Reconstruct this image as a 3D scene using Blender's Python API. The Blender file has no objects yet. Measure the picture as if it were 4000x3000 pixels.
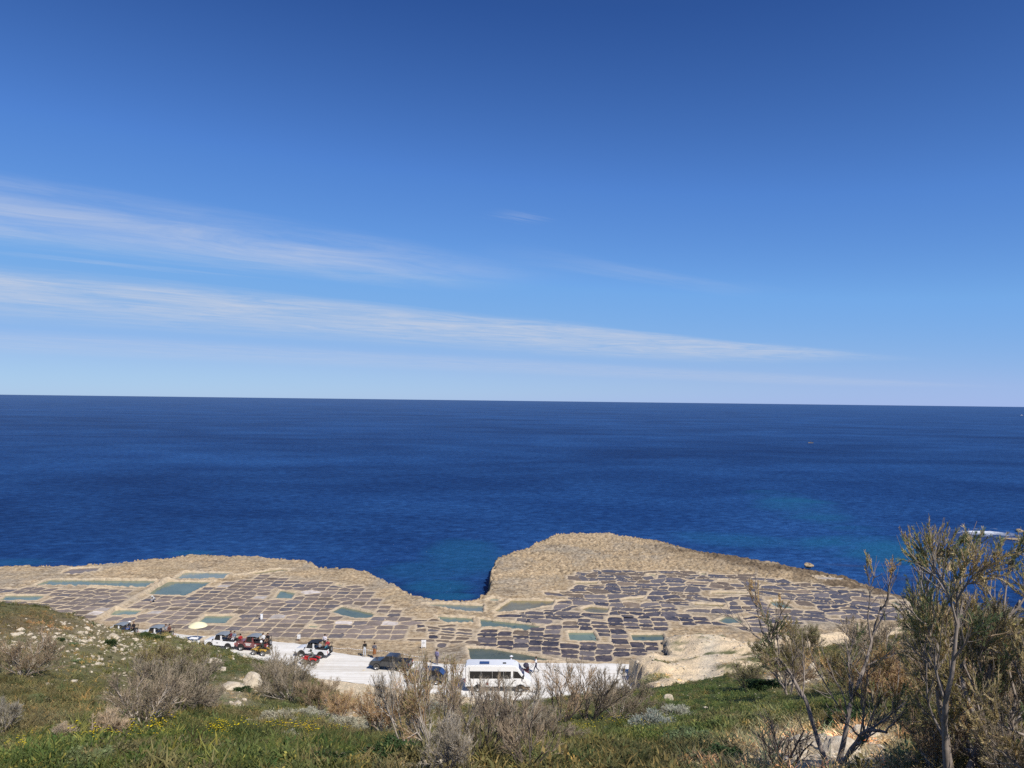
import bpy, bmesh, math, random
import numpy as np
from mathutils import Vector, Matrix
R = math.radians
random.seed(7); rng = np.random.default_rng(11)
scene = bpy.context.scene

# ------------------------------------------------------------------ camera
CAMZ, FPX, PITCH, ROLL = 30.0, 3000.0, R(1.22), R(0.69)
cam = bpy.data.cameras.new('camera'); cam.sensor_width = 36.0; cam.lens = 27.0
cam.clip_start = 0.05; cam.clip_end = 200000.0
camo = bpy.data.objects.new('camera', cam); scene.collection.objects.link(camo); scene.camera = camo
_f = Vector((0, math.cos(PITCH), math.sin(PITCH)))
_r0 = Vector((1, 0, 0)); _u0 = _r0.cross(_f)
_r = _r0 * math.cos(ROLL) + _u0 * math.sin(ROLL); _u = _r.cross(_f)
camo.matrix_world = Matrix(((_r.x, _u.x, -_f.x, 0), (_r.y, _u.y, -_f.y, 0), (_r.z, _u.z, -_f.z, CAMZ), (0, 0, 0, 1)))

# ------------------------------------------------------------------ sky, sun, exposure
SUN_EL, SUN_AZ = R(48), R(143)          # azimuth clockwise from +Y (the view direction)
world = bpy.data.worlds.new('World'); scene.world = world; world.use_nodes = True
nt = world.node_tree; nt.nodes.clear()
def N(tree, typ, **kw):
    n = tree.nodes.new(typ)
    for k, v in kw.items(): setattr(n, k, v)
    return n
def math_node(tree, op, a, b=None, c=None, clamp=False):
    n = N(tree, 'ShaderNodeMath', operation=op, use_clamp=clamp)
    for i, v in enumerate((a, b, c)):
        if v is None: continue
        if isinstance(v, (int, float)): n.inputs[i].default_value = v
        else: tree.links.new(v, n.inputs[i])
    return n.outputs[0]
def ramp(tree, fac, stops, interp='LINEAR'):
    n = N(tree, 'ShaderNodeValToRGB'); cr = n.color_ramp; cr.interpolation = interp
    while len(cr.elements) < len(stops): cr.elements.new(0.5)
    for e, (p, c) in zip(cr.elements, stops):
        e.position = p; e.color = (c if len(c) == 4 else (*c, 1)) if not isinstance(c, (int, float)) else (c, c, c, 1)
    tree.links.new(fac, n.inputs[0]); return n.outputs[0]
def mixcol(tree, fac, a, b, mode='MIX'):
    n = N(tree, 'ShaderNodeMix', data_type='RGBA', blend_type=mode)
    for s, v in ((n.inputs[0], fac), (n.inputs[6], a), (n.inputs[7], b)):
        if isinstance(v, (int, float)): s.default_value = v
        elif isinstance(v, tuple): s.default_value = (*v, 1) if len(v) == 3 else v
        else: tree.links.new(v, s)
    return n.outputs[2]
def smooth(tree, val, lo, hi):
    n = N(tree, 'ShaderNodeMapRange', interpolation_type='SMOOTHSTEP')
    tree.links.new(val, n.inputs[0]); n.inputs[1].default_value = lo; n.inputs[2].default_value = hi
    return n.outputs[0]
def noise_tex(tree, vec, scale, detail=4, rough=0.55, dist=0.0):
    n = N(tree, 'ShaderNodeTexNoise'); n.inputs['Scale'].default_value = scale
    n.inputs['Detail'].default_value = detail; n.inputs['Roughness'].default_value = rough; n.inputs['Distortion'].default_value = dist
    if vec is not None: tree.links.new(vec, n.inputs['Vector'])
    return n.outputs[0]
sky = N(nt, 'ShaderNodeTexSky', sky_type='NISHITA', sun_disc=False)
sky.sun_elevation = SUN_EL; sky.sun_rotation = SUN_AZ
sky.altitude = 30; sky.air_density = 0.6; sky.dust_density = 0.2; sky.ozone_density = 10.0
SKY_STRENGTH = 0.105
# the phone's tone curve on the sky: deep overhead, pale towards the horizon
sc1 = N(nt, 'ShaderNodeVectorMath', operation='SCALE'); sc1.inputs[3].default_value = SKY_STRENGTH; nt.links.new(sky.outputs[0], sc1.inputs[0])
cur = N(nt, 'ShaderNodeRGBCurve'); nt.links.new(sc1.outputs[0], cur.inputs['Color'])
for ch, pts in enumerate(([(0, 0), (0.028, 0.022), (0.043, 0.028), (0.075, 0.088), (0.132, 0.176), (0.31, 0.335), (1, 0.7)],
                          [(0, 0), (0.062, 0.060), (0.096, 0.088), (0.167, 0.236), (0.281, 0.398), (0.523, 0.494), (1, 0.8)],
                          [(0, 0), (0.16, 0.178), (0.244, 0.310), (0.396, 0.630), (0.592, 0.800), (0.761, 0.79), (1, 0.85)])):
    cv = cur.mapping.curves[ch]
    while len(cv.points) < len(pts): cv.points.new(0.5, 0.5)
    for p_, q_ in zip(cv.points, pts): p_.location = q_; p_.handle_type = 'VECTOR'
cur.mapping.update()
sc2 = N(nt, 'ShaderNodeVectorMath', operation='SCALE'); sc2.inputs[3].default_value = 1.0 / SKY_STRENGTH; nt.links.new(cur.outputs[0], sc2.inputs[0])
tc = N(nt, 'ShaderNodeTexCoord'); sep = N(nt, 'ShaderNodeSeparateXYZ'); nt.links.new(tc.outputs['Generated'], sep.inputs[0])
# thin cirrus on a level layer: direction / height gives the place on that layer
zz = math_node(nt, 'MAXIMUM', sep.outputs[2], 0.02)
lx = math_node(nt, 'DIVIDE', sep.outputs[0], zz); ly = math_node(nt, 'DIVIDE', sep.outputs[1], zz)
CA = R(39.0)
lu = math_node(nt, 'ADD', math_node(nt, 'MULTIPLY', lx, math.cos(CA)), math_node(nt, 'MULTIPLY', ly, math.sin(CA)))
lv = math_node(nt, 'SUBTRACT', math_node(nt, 'MULTIPLY', ly, math.cos(CA)), math_node(nt, 'MULTIPLY', lx, math.sin(CA)))
cmb = N(nt, 'ShaderNodeCombineXYZ'); nt.links.new(math_node(nt, 'MULTIPLY', lu, 0.16), cmb.inputs[0]); nt.links.new(lv, cmb.inputs[1])
n1 = noise_tex(nt, cmb.outputs[0], 0.9, 8, 0.68, 0.35)
cmb2 = N(nt, 'ShaderNodeCombineXYZ'); nt.links.new(math_node(nt, 'MULTIPLY', lu, 0.5), cmb2.inputs[0]); nt.links.new(lv, cmb2.inputs[1])
n2 = noise_tex(nt, cmb2.outputs[0], 1.7, 8, 0.7, 0.7)
wob = math_node(nt, 'MULTIPLY_ADD', n1, 1.7, -0.85)
def streak(l0, l1, h0, h1, u0, u1, fade, dens):
    """a band of cirrus between two edges of its own softness"""
    v = math_node(nt, 'ADD', lv, wob); b0 = smooth(nt, v, l0, l1); b1 = smooth(nt, v, h1, h0)
    e0 = smooth(nt, lu, u0 - fade, u0 + fade); e1 = smooth(nt, lu, u1 + fade, u1 - fade)
    return math_node(nt, 'MULTIPLY', math_node(nt, 'MULTIPLY', math_node(nt, 'MULTIPLY', b0, b1), dens), math_node(nt, 'MULTIPLY', e0, e1))
STREAKS = [(6.9, 8.0, 8.6, 13.5, -14, 15.0, 3.5, 1.0), (4.0, 5.0, 5.35, 6.15, -12, 3.4, 1.2, 0.74), (3.62, 3.95, 3.95, 4.3, 3.6, 5.6, 0.9, 0.24),
           (3.24, 3.3, 3.3, 3.38, 2.55, 2.75, 0.15, 0.28), (13.5, 16, 18, 24, -20, 40, 8, 0.35), (6.15, 6.3, 6.3, 6.5, 0.6, 2.2, 0.6, 0.3)]
tot = None
for s in STREAKS:
    o = streak(*s); tot = o if tot is None else math_node(nt, 'ADD', tot, o)
fil = ramp(nt, n2, [(0.32, 0.20), (0.70, 1.0)])
cden = math_node(nt, 'MULTIPLY', math_node(nt, 'MULTIPLY', tot, fil), 0.80, clamp=True)
lp = math_node(nt, 'GREATER_THAN', sep.outputs[2], 0.0)
cden = math_node(nt, 'MULTIPLY', cden, lp)
CLOUD = (5.7, 6.1, 7.1)
skyc = mixcol(nt, cden, sc2.outputs[0], CLOUD)
bg = N(nt, 'ShaderNodeBackground'); bg.inputs[1].default_value = SKY_STRENGTH
nt.links.new(skyc, bg.inputs[0])
wo = N(nt, 'ShaderNodeOutputWorld'); nt.links.new(bg.outputs[0], wo.inputs[0])
sun = bpy.data.lights.new('sun', 'SUN'); sun.energy = 4.9; sun.angle = R(0.53); sun.color = (1.0, 0.955, 0.88)
suno = bpy.data.objects.new('sun', sun); scene.collection.objects.link(suno)
_sd = Vector((math.sin(SUN_AZ) * math.cos(SUN_EL), math.cos(SUN_AZ) * math.cos(SUN_EL), math.sin(SUN_EL)))
suno.rotation_euler = _sd.to_track_quat('Z', 'Y').to_euler(); suno.location = (60, -60, 90)
cy = scene.cycles; cy.use_denoising = False; cy.max_bounces = 6; cy.diffuse_bounces = 3; cy.glossy_bounces = 2; cy.transmission_bounces = 2; cy.sample_clamp_indirect = 4.0; cy.sample_clamp_direct = 3.0; cy.caustics_reflective = False; cy.caustics_refractive = False
vs = scene.view_settings; vs.view_transform = 'Standard'; vs.look = 'None'; vs.exposure = 0.0; vs.gamma = 1.0; vs.use_curve_mapping = False

# ------------------------------------------------------------------ helpers
RM = np.array(((_r.x, _u.x, _f.x), (_r.y, _u.y, _f.y), (_r.z, _u.z, _f.z)))
def ray(px, py):
    px = np.asarray(px, float); py = np.asarray(py, float)
    d = np.stack([(px - 2000) / FPX, -(py - 1500) / FPX, np.ones_like(px)], -1)
    return d @ RM.T
def depf(px, py):
    d = ray(px, py); return -d[..., 2] / d[..., 1]
def P(px, py, z=0.0):
    d = ray(px, py); t = (z - CAMZ) / d[..., 2]
    return np.array([d[..., 0] * t, d[..., 1] * t, np.zeros_like(t) + z]).T if np.ndim(t) else Vector((d[0] * t, d[1] * t, z))
def toX(px, py, Y):
    d = ray(px, py); return d[..., 0] / d[..., 1] * Y
def proj(X, Y, Z):
    v = np.stack([X, Y, Z - CAMZ], -1) @ RM
    w = np.maximum(v[..., 2], 0.5)
    return 2000 + FPX * v[..., 0] / w, 1500 - FPX * v[..., 1] / w
def hash2(ix, iy, s):
    h = (ix.astype(np.int64) * 374761393 + iy.astype(np.int64) * 668265263 + s * 1442695041) & 0xffffffff
    h = ((h ^ (h >> 13)) * 1274126177) & 0xffffffff
    return ((h ^ (h >> 16)) & 0xffffff) / float(0xffffff)
def vnoise(x, y, s=0):
    x = np.asarray(x, float); y = np.asarray(y, float)
    ix = np.floor(x); iy = np.floor(y); fx = x - ix; fy = y - iy
    fx = fx * fx * (3 - 2 * fx); fy = fy * fy * (3 - 2 * fy)
    a = hash2(ix, iy, s); b = hash2(ix + 1, iy, s); c = hash2(ix, iy + 1, s); d = hash2(ix + 1, iy + 1, s)
    return (a * (1 - fx) + b * fx) * (1 - fy) + (c * (1 - fx) + d * fx) * fy
def fbm(x, y, oct=4, s=0, gain=0.5):
    t = 0; a = 1; n = 0
    for i in range(oct):
        t = t + a * (vnoise(x * 2 ** i + 17.3 * i, y * 2 ** i - 9.1 * i, s + i) - 0.5); n += a; a *= gain
    return t / n * 2
def sstep(x, a, b):
    t = np.clip((x - a) / (b - a), 0, 1); return t * t * (3 - 2 * t)
def sd_poly(x, y, poly):
    """signed distance, positive inside"""
    p = np.asarray(poly, float)[:, :2]; q = np.roll(p, -1, 0)
    best = np.full(np.shape(x), 1e9); ins = np.zeros(np.shape(x), bool)
    for (ax, ay), (bx, by) in zip(p, q):
        ex, ey = bx - ax, by - ay; L = ex * ex + ey * ey + 1e-12
        t = np.clip(((x - ax) * ex + (y - ay) * ey) / L, 0, 1)
        best = np.minimum(best, (x - ax - t * ex) ** 2 + (y - ay - t * ey) ** 2)
        c = (ay > y) != (by > y)
        if ey != 0: ins ^= c & (x < ax + (y - ay) * ex / ey)
    return np.where(ins, 1, -1) * np.sqrt(best)
def lin(r, g, b):
    f = lambda c: c / 12.92 if c <= 0.04045 else ((c + 0.055) / 1.055) ** 2.4
    return (f(r / 255), f(g / 255), f(b / 255))
COL = scene.collection
def link(o, parent=None):
    COL.objects.link(o)
    if parent is not None: o.parent = parent
    return o
def tag(o, label=None, cat=None, group=None, kind=None):
    for k, v in (('label', label), ('category', cat), ('group', group), ('kind', kind)):
        if v: o[k] = v
    return o
def mesh_np(name, V, F, mat=None, smooth_=True):
    """V (n,3); F list of int arrays (m,3) or (m,4)"""
    me = bpy.data.meshes.new(name); V = np.ascontiguousarray(V, np.float32)
    F = [np.asarray(f) for f in (F if isinstance(F, list) else [F]) if len(f)]
    me.vertices.add(len(V)); me.vertices.foreach_set('co', V.ravel())
    lv = np.concatenate([f.ravel() for f in F]).astype(np.int32); cnt = np.concatenate([np.full(len(f), f.shape[1]) for f in F]).astype(np.int32)
    me.loops.add(len(lv)); me.loops.foreach_set('vertex_index', lv)
    me.polygons.add(len(cnt)); st = np.zeros(len(cnt), np.int32); st[1:] = np.cumsum(cnt)[:-1]
    me.polygons.foreach_set('loop_start', st); me.polygons.foreach_set('loop_total', cnt)
    me.polygons.foreach_set('use_smooth', np.full(len(cnt), smooth_))
    if mat is not None:
        for m in (mat if isinstance(mat, (list, tuple)) else [mat]): me.materials.append(m)
    me.update(calc_edges=True); me.validate(); return me
def empty(name, loc=(0, 0, 0), rz=0.0, scale=1.0):
    o = bpy.data.objects.new(name, None); o.location = loc; o.rotation_euler = (0, 0, rz); o.scale = (scale,) * 3
    o.empty_display_size = 0.2; return link(o)
def copy_tree(o, parent=None):
    c = o.copy(); link(c, parent)
    for ch in o.children: copy_tree(ch, c)
    return c
class MB:
    def __init__(s): s.v = []; s.f = []; s.m = []
    def add(s, vs, fs, mi=0):
        b = len(s.v); s.v += [tuple(v) for v in vs]; s.f += [tuple(b + i for i in f) for f in fs]; s.m += [mi] * len(fs); return s
    def box(s, x0, x1, y0, y1, z0, z1, mi=0, taper=(1, 1), shift=(0, 0)):
        cx, cy = (x0 + x1) / 2, (y0 + y1) / 2; vs = []
        for z, tx, ty, sx, sy in ((z0, 1, 1, 0, 0), (z1, taper[0], taper[1], shift[0], shift[1])):
            for x, y in ((x0, y0), (x1, y0), (x1, y1), (x0, y1)): vs.append((cx + (x - cx) * tx + sx, cy + (y - cy) * ty + sy, z))
        return s.add(vs, [(3, 2, 1, 0), (4, 5, 6, 7), (0, 1, 5, 4), (1, 2, 6, 5), (2, 3, 7, 6), (3, 0, 4, 7)], mi)
    def prism(s, prof, y0, y1, mi=0, inset=0.0):
        """profile (x,z) counter-clockwise seen from -y, extruded along y"""
        n = len(prof); cx = sum(p[0] for p in prof) / n; cz = sum(p[1] for p in prof) / n
        vs = [(x, y0, z) for x, z in prof] + [(x, y1, z) for x, z in prof]
        fs = [tuple(range(n)), tuple(range(2 * n - 1, n - 1, -1))] + [((i + 1) % n, i, i + n, (i + 1) % n + n) for i in range(n)]
        return s.add(vs, fs, mi)
    def cyl(s, a, b, r0, r1=None, k=12, mi=0):
        a = Vector(a); b = Vector(b); r1 = r0 if r1 is None else r1; d = (b - a).normalized()
        t = d.orthogonal().normalized(); w = d.cross(t); vs = []
        for c, r in ((a, r0), (b, r1)):
            for i in range(k): vs.append(c + (t * math.cos(2 * math.pi * i / k) + w * math.sin(2 * math.pi * i / k)) * r)
        return s.add(vs, [tuple(range(k - 1, -1, -1)), tuple(range(k, 2 * k))] + [(i, (i + 1) % k, (i + 1) % k + k, i + k) for i in range(k)], mi)
    def tube(s, pts, r, k=6, mi=0):
        for a, b in zip(pts[:-1], pts[1:]): s.cyl(a, b, r, r, k, mi)
        return s
    def lathe(s, prof, o=(0, 0, 0), axis='z', k=16, mi=0):
        """prof (r,h)"""
        n = len(prof); vs = []
        for r, h in prof:
            for i in range(k):
                c, q = r * math.cos(2 * math.pi * i / k), r * math.sin(2 * math.pi * i / k)
                p = (c, q, h) if axis == 'z' else ((c, h, q) if axis == 'y' else (h, c, q))
                vs.append((p[0] + o[0], p[1] + o[1], p[2] + o[2]))
        fs = [(j * k + i, j * k + (i + 1) % k, (j + 1) * k + (i + 1) % k, (j + 1) * k + i) for j in range(n - 1) for i in range(k)]
        return s.add(vs, fs, mi)
    def ball(s, c, rx, ry, rz, k=10, mi=0):
        prof = [(max(1e-3, math.sin(t * math.pi / 6)), -math.cos(t * math.pi / 6)) for t in range(7)]
        b = len(s.v); s.lathe(prof, k=k, mi=mi)
        for i in range(b, len(s.v)):
            x, y, z = s.v[i]; s.v[i] = (c[0] + x * rx, c[1] + y * ry, c[2] + z * rz)
        return s
    def build(s, name, mat, parent=None, smooth_=False, bevel=0.0, loc=None):
        me = bpy.data.meshes.new(name); me.from_pydata(s.v, [], s.f)
        for m in (mat if isinstance(mat, (list, tuple)) else [mat]): me.materials.append(m)
        me.polygons.foreach_set('material_index', s.m)
        bm = bmesh.new(); bm.from_mesh(me); bmesh.ops.recalc_face_normals(bm, faces=bm.faces)
        if bevel:
            es = [e for e in bm.edges if len(e.link_faces) == 2 and e.calc_face_angle(0) > 0.5]
            bmesh.ops.bevel(bm, geom=es, offset=bevel, segments=2, affect='EDGES', clamp_overlap=True)
        bm.to_mesh(me); bm.free()
        if smooth_ or bevel: me.polygons.foreach_set('use_smooth', [True] * len(me.polygons))
        if bevel or smooth_:
            try: me.set_sharp_from_angle(angle=R(40))
            except Exception: pass
        o = bpy.data.objects.new(name, me)
        if loc is not None: o.location = loc
        return link(o, parent)

# ------------------------------------------------------------------ materials
def new_mat(name):
    m = bpy.data.materials.new(name); m.use_nodes = True; t = m.node_tree
    return m, t, t.nodes['Principled BSDF']
def simple(name, col, rough=0.6, metal=0.0, vary=0.12, scale=3.0, spec=0.5):
    m, t, b = new_mat(name); g = N(t, 'ShaderNodeNewGeometry')
    c = tuple(max(0, x * (1 - vary)) for x in col); d = tuple(min(1, x * (1 + vary)) for x in col)
    t.links.new(mixcol(t, noise_tex(t, g.outputs['Position'], scale, 3), c, d), b.inputs['Base Color'])
    b.inputs['Roughness'].default_value = rough; b.inputs['Metallic'].default_value = metal; b.inputs['Specular IOR Level'].default_value = spec
    return m
def bump(t, b, h, strength, dist):
    n = N(t, 'ShaderNodeBump'); n.inputs['Strength'].default_value = strength; n.inputs['Distance'].default_value = dist
    t.links.new(h, n.inputs['Height']); t.links.new(n.outputs[0], b.inputs['Normal'])

# limestone of the shelf
M = {}
m, t, b = new_mat('shelf_limestone'); g = N(t, 'ShaderNodeNewGeometry'); pos = g.outputs['Position']
na = noise_tex(t, pos, 0.16, 5, 0.6); nb = noise_tex(t, pos, 1.9, 6, 0.72); nc = noise_tex(t, pos, 6.0, 5, 0.7)
c1 = ramp(t, nb, [(0.30, (0.17, 0.120, 0.075)), (0.44, (0.36, 0.275, 0.175)), (0.58, (0.50, 0.405, 0.275)), (0.76, (0.62, 0.53, 0.40))])
c2 = ramp(t, na, [(0.3, (0.80, 0.78, 0.74)), (0.7, (1.06, 1.0, 0.93))])
c3 = mixcol(t, 1.0, c1, c2, 'MULTIPLY')
nd = noise_tex(t, pos, 0.075, 6, 0.7, 0.6)
c3 = mixcol(t, ramp(t, nd, [(0.48, 0.0), (0.62, 0.75)]), c3, ramp(t, nb, [(0.3, (0.15, 0.125, 0.095)), (0.6, (0.36, 0.315, 0.25)), (0.78, (0.50, 0.45, 0.37))]))
mps = N(t, 'ShaderNodeMapping'); mps.inputs['Scale'].default_value = (0.22, 1.0, 1); mps.inputs['Rotation'].default_value = (0, 0, R(9)); t.links.new(pos, mps.inputs[0])
ns = noise_tex(t, mps.outputs[0], 1.1, 5, 0.65, 0.8)
c3 = mixcol(t, ramp(t, ns, [(0.37, 0.75), (0.46, 0.0)]), c3, (0.135, 0.098, 0.062))
at_ = N(t, 'ShaderNodeAttribute', attribute_name='wet')
c4 = mixcol(t, at_.outputs['Fac'], c3, ramp(t, nb, [(0.3, (0.045, 0.032, 0.02)), (0.60, (0.20, 0.145, 0.09)), (0.8, (0.40, 0.31, 0.20))]))
at2 = N(t, 'ShaderNodeAttribute', attribute_name='ridge')
c5 = mixcol(t, math_node(t, 'MULTIPLY', at2.outputs['Fac'], 0.75), c4, ramp(t, nc, [(0.3, (0.47, 0.36, 0.235)), (0.7, (0.66, 0.55, 0.40))]))
t.links.new(c5, b.inputs['Base Color']); b.inputs['Roughness'].default_value = 0.9; b.inputs['Specular IOR Level'].default_value = 0.25
bump(t, b, nc, 0.6, 0.12); M['shelf'] = m
# pale boulders / stones
m, t, b = new_mat('pale_limestone'); g = N(t, 'ShaderNodeNewGeometry'); pos = g.outputs['Position']
nb = noise_tex(t, pos, 3.0, 6, 0.7); nc = noise_tex(t, pos, 14.0, 5, 0.7)
t.links.new(mixcol(t, 0.35, ramp(t, nb, [(0.3, (0.33, 0.25, 0.16)), (0.5, (0.57, 0.47, 0.33)), (0.72, (0.72, 0.65, 0.52))]), ramp(t, nc, [(0.35, (0.3, 0.25, 0.18)), (0.6, (0.7, 0.62, 0.5))])), b.inputs['Base Color'])
b.inputs['Roughness'].default_value = 0.92; bump(t, b, nc, 0.5, 0.06); M['stone'] = m
# hillside: colour attribute of the real cover, broken up by noise
m, t, b = new_mat('hillside_soil'); g = N(t, 'ShaderNodeNewGeometry'); pos = g.outputs['Position']
ga = N(t, 'ShaderNodeAttribute', attribute_name='gcol')
na = noise_tex(t, pos, 0.9, 6, 0.7); nb = noise_tex(t, pos, 5.5, 5, 0.7); nc = noise_tex(t, pos, 22.0, 4, 0.7)
cc = mixcol(t, 1.0, ga.outputs['Color'], ramp(t, nb, [(0.25, (0.50, 0.48, 0.44)), (0.5, (0.95, 0.95, 0.95)), (0.75, (1.5, 1.42, 1.3))]), 'MULTIPLY')
cc = mixcol(t, 1.0, cc, ramp(t, na, [(0.3, (0.78, 0.80, 0.76)), (0.7, (1.2, 1.16, 1.1))]), 'MULTIPLY')
gb = N(t, 'ShaderNodeAttribute', attribute_name='gravel')
st = ramp(t, nc, [(0.42, 0.0), (0.52, 1.0)])
cc = mixcol(t, math_node(t, 'MULTIPLY', math_node(t, 'MULTIPLY', st, gb.outputs['Fac']), 0.45), cc, (0.40, 0.295, 0.20))
t.links.new(cc, b.inputs['Base Color']); b.inputs['Roughness'].default_value = 0.95; b.inputs['Specular IOR Level'].default_value = 0.15
bump(t, b, nb, 0.7, 0.1); M['hill'] = m
# chalk road
m, t, b = new_mat('chalk_road'); g = N(t, 'ShaderNodeNewGeometry'); pos = g.outputs['Position']
mp = N(t, 'ShaderNodeMapping'); mp.inputs['Scale'].default_value = (0.12, 0.9, 1); mp.inputs['Rotation'].default_value = (0, 0, R(8)); t.links.new(pos, mp.inputs[0])
na = noise_tex(t, mp.outputs[0], 1.0, 5, 0.6); nb = noise_tex(t, pos, 1.4, 5, 0.65)
cc = mixcol(t, 1.0, ramp(t, na, [(0.3, (0.70, 0.67, 0.61)), (0.65, (0.83, 0.80, 0.74))]), ramp(t, nb, [(0.3, (0.9, 0.88, 0.85)), (0.7, (1.02, 1.02, 1.02))]), 'MULTIPLY')
mpt = N(t, 'ShaderNodeMapping'); mpt.inputs['Scale'].default_value = (0.03, 1.4, 1); mpt.inputs['Rotation'].default_value = (0, 0, R(10)); t.links.new(pos, mpt.inputs[0])
cc = mixcol(t, ramp(t, noise_tex(t, mpt.outputs[0], 1.0, 4, 0.6, 0.2), [(0.50, 0.0), (0.64, 0.6)]), cc, (0.52, 0.465, 0.385))
t.links.new(cc, b.inputs['Base Color']); b.inputs['Roughness'].default_value = 0.95; b.inputs['Specular IOR Level'].default_value = 0.2
bump(t, b, nb, 0.3, 0.05); M['road'] = m
# sea
m, t, b = new_mat('sea_water'); g = N(t, 'ShaderNodeNewGeometry'); pos = g.outputs['Position']
mp = N(t, 'ShaderNodeMapping'); mp.inputs['Scale'].default_value = (0.8, 1.0, 1); mp.inputs['Rotation'].default_value = (0, 0, R(-14)); t.links.new(pos, mp.inputs[0])
w1 = noise_tex(t, mp.outputs[0], 1.15, 4, 0.65, 0.3); w2 = noise_tex(t, mp.outputs[0], 0.16, 4, 0.6, 0.2)
mpf = N(t, 'ShaderNodeMapping'); mpf.inputs['Scale'].default_value = (0.0042, 0.0075, 1); mpf.inputs['Rotation'].default_value = (0, 0, R(5)); t.links.new(pos, mpf.inputs[0])
w3 = noise_tex(t, mpf.outputs[0], 1.0, 6, 0.62, 0.6)
mpg = N(t, 'ShaderNodeMapping'); mpg.inputs['Scale'].default_value = (0.020, 0.026, 1); mpg.inputs['Rotation'].default_value = (0, 0, R(-12)); t.links.new(pos, mpg.inputs[0])
w4 = noise_tex(t, mpg.outputs[0], 1.0, 5, 0.6, 0.5)
deep = ramp(t, w3, [(0.34, (0.0078, 0.034, 0.126)), (0.64, (0.0160, 0.066, 0.212))])
deep = mixcol(t, 1.0, deep, ramp(t, w4, [(0.34, (0.72, 0.76, 0.82)), (0.62, (1.12, 1.1, 1.06))]), 'MULTIPLY')
w5 = noise_tex(t, mp.outputs[0], 0.42, 5, 0.72, 0.4)
deep = mixcol(t, 1.0, deep, ramp(t, w5, [(0.36, (0.62, 0.66, 0.72)), (0.5, (1.0, 1.0, 1.0)), (0.64, (1.55, 1.45, 1.32))]), 'MULTIPLY')  # varying sky reflection off the ripples, painted into the water colour
sx = N(t, 'ShaderNodeSeparateXYZ'); t.links.new(pos, sx.inputs[0])
def blob(cx, cy, rx, ry, amt, ang=0.0):
    dx = math_node(t, 'SUBTRACT', sx.outputs[0], cx); dy = math_node(t, 'SUBTRACT', sx.outputs[1], cy)
    ca, sa = math.cos(ang), math.sin(ang)
    ux = math_node(t, 'DIVIDE', math_node(t, 'ADD', math_node(t, 'MULTIPLY', dx, ca), math_node(t, 'MULTIPLY', dy, sa)), rx)
    uy = math_node(t, 'DIVIDE', math_node(t, 'SUBTRACT', math_node(t, 'MULTIPLY', dy, ca), math_node(t, 'MULTIPLY', dx, sa)), ry)
    r2 = math_node(t, 'ADD', math_node(t, 'POWER', ux, 2.0), math_node(t, 'POWER', uy, 2.0))
    r2 = math_node(t, 'ADD', r2, math_node(t, 'MULTIPLY_ADD', w4, 4.4, -2.0))
    return math_node(t, 'MULTIPLY', smooth(t, r2, 1.5, 0.0), amt)
def seablob(px, py, wpx, hpx, amt, ang=0.0):
    c = P(px, py, -2.4); a = P(px, py - hpx, -2.4); return blob(c.x, c.y, wpx * c.y / FPX, abs(a.y - c.y), amt, ang)
bl = None
for a in [(3130, 1985, 190, 60, 0.55, -0.15), (3380, 2150, 330, 60, 0.60, -0.25), (3450, 2225, 120, 22, 0.55, 0), (1840, 2170, 170, 60, 0.34, 0.1), (1720, 2285, 130, 28, 0.45, 0.0),
          (1700, 2235, 200, 40, 0.25, 0), (760, 2160, 120, 14, 0.45, 0), (60, 2195, 160, 16, 0.35, 0), (2900, 2110, 320, 30, 0.35, -0.3), (1760, 2330, 90, 14, 0.5, 0)]:
    o = seablob(*a); bl = o if bl is None else math_node(t, 'MAXIMUM', bl, o)
deep = mixcol(t, bl, deep, (0.014, 0.120, 0.225))
rf = None
for a in [(3560, 2262, 260, 16, 0.8, -0.2), (3900, 2105, 230, 28, 0.75, 0.0), (3300, 2208, 140, 8, 0.6, -0.2)]:
    o = seablob(*a); rf = o if rf is None else math_node(t, 'MAXIMUM', rf, o)
deep = mixcol(t, rf, deep, (0.040, 0.050, 0.105))
t.links.new(deep, b.inputs['Base Color'])
hh = math_node(t, 'ADD', math_node(t, 'MULTIPLY', w1, 0.6), math_node(t, 'MULTIPLY', w2, 0.9))
bn = N(t, 'ShaderNodeBump'); bn.inputs['Strength'].default_value = 1.0; bn.inputs['Distance'].default_value = 0.9; t.links.new(hh, bn.inputs['Height'])
df = N(t, 'ShaderNodeBsdfDiffuse'); gl = N(t, 'ShaderNodeBsdfGlossy'); gl.inputs['Roughness'].default_value = 0.22
t.links.new(deep, df.inputs['Color']); t.links.new(bn.outputs[0], df.inputs['Normal']); t.links.new(bn.outputs[0], gl.inputs['Normal'])
lw = N(t, 'ShaderNodeLayerWeight'); lw.inputs[0].default_value = 0.5
fc_ = math_node(t, 'MULTIPLY_ADD', math_node(t, 'POWER', lw.outputs['Facing'], 22.0), 0.25, 0.042)
mx = N(t, 'ShaderNodeMixShader'); t.links.new(fc_, mx.inputs[0]); t.links.new(df.outputs[0], mx.inputs[1]); t.links.new(gl.outputs[0], mx.inputs[2]); t.links.new(mx.outputs[0], t.nodes['Material Output'].inputs[0])
M['sea'] = m
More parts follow.
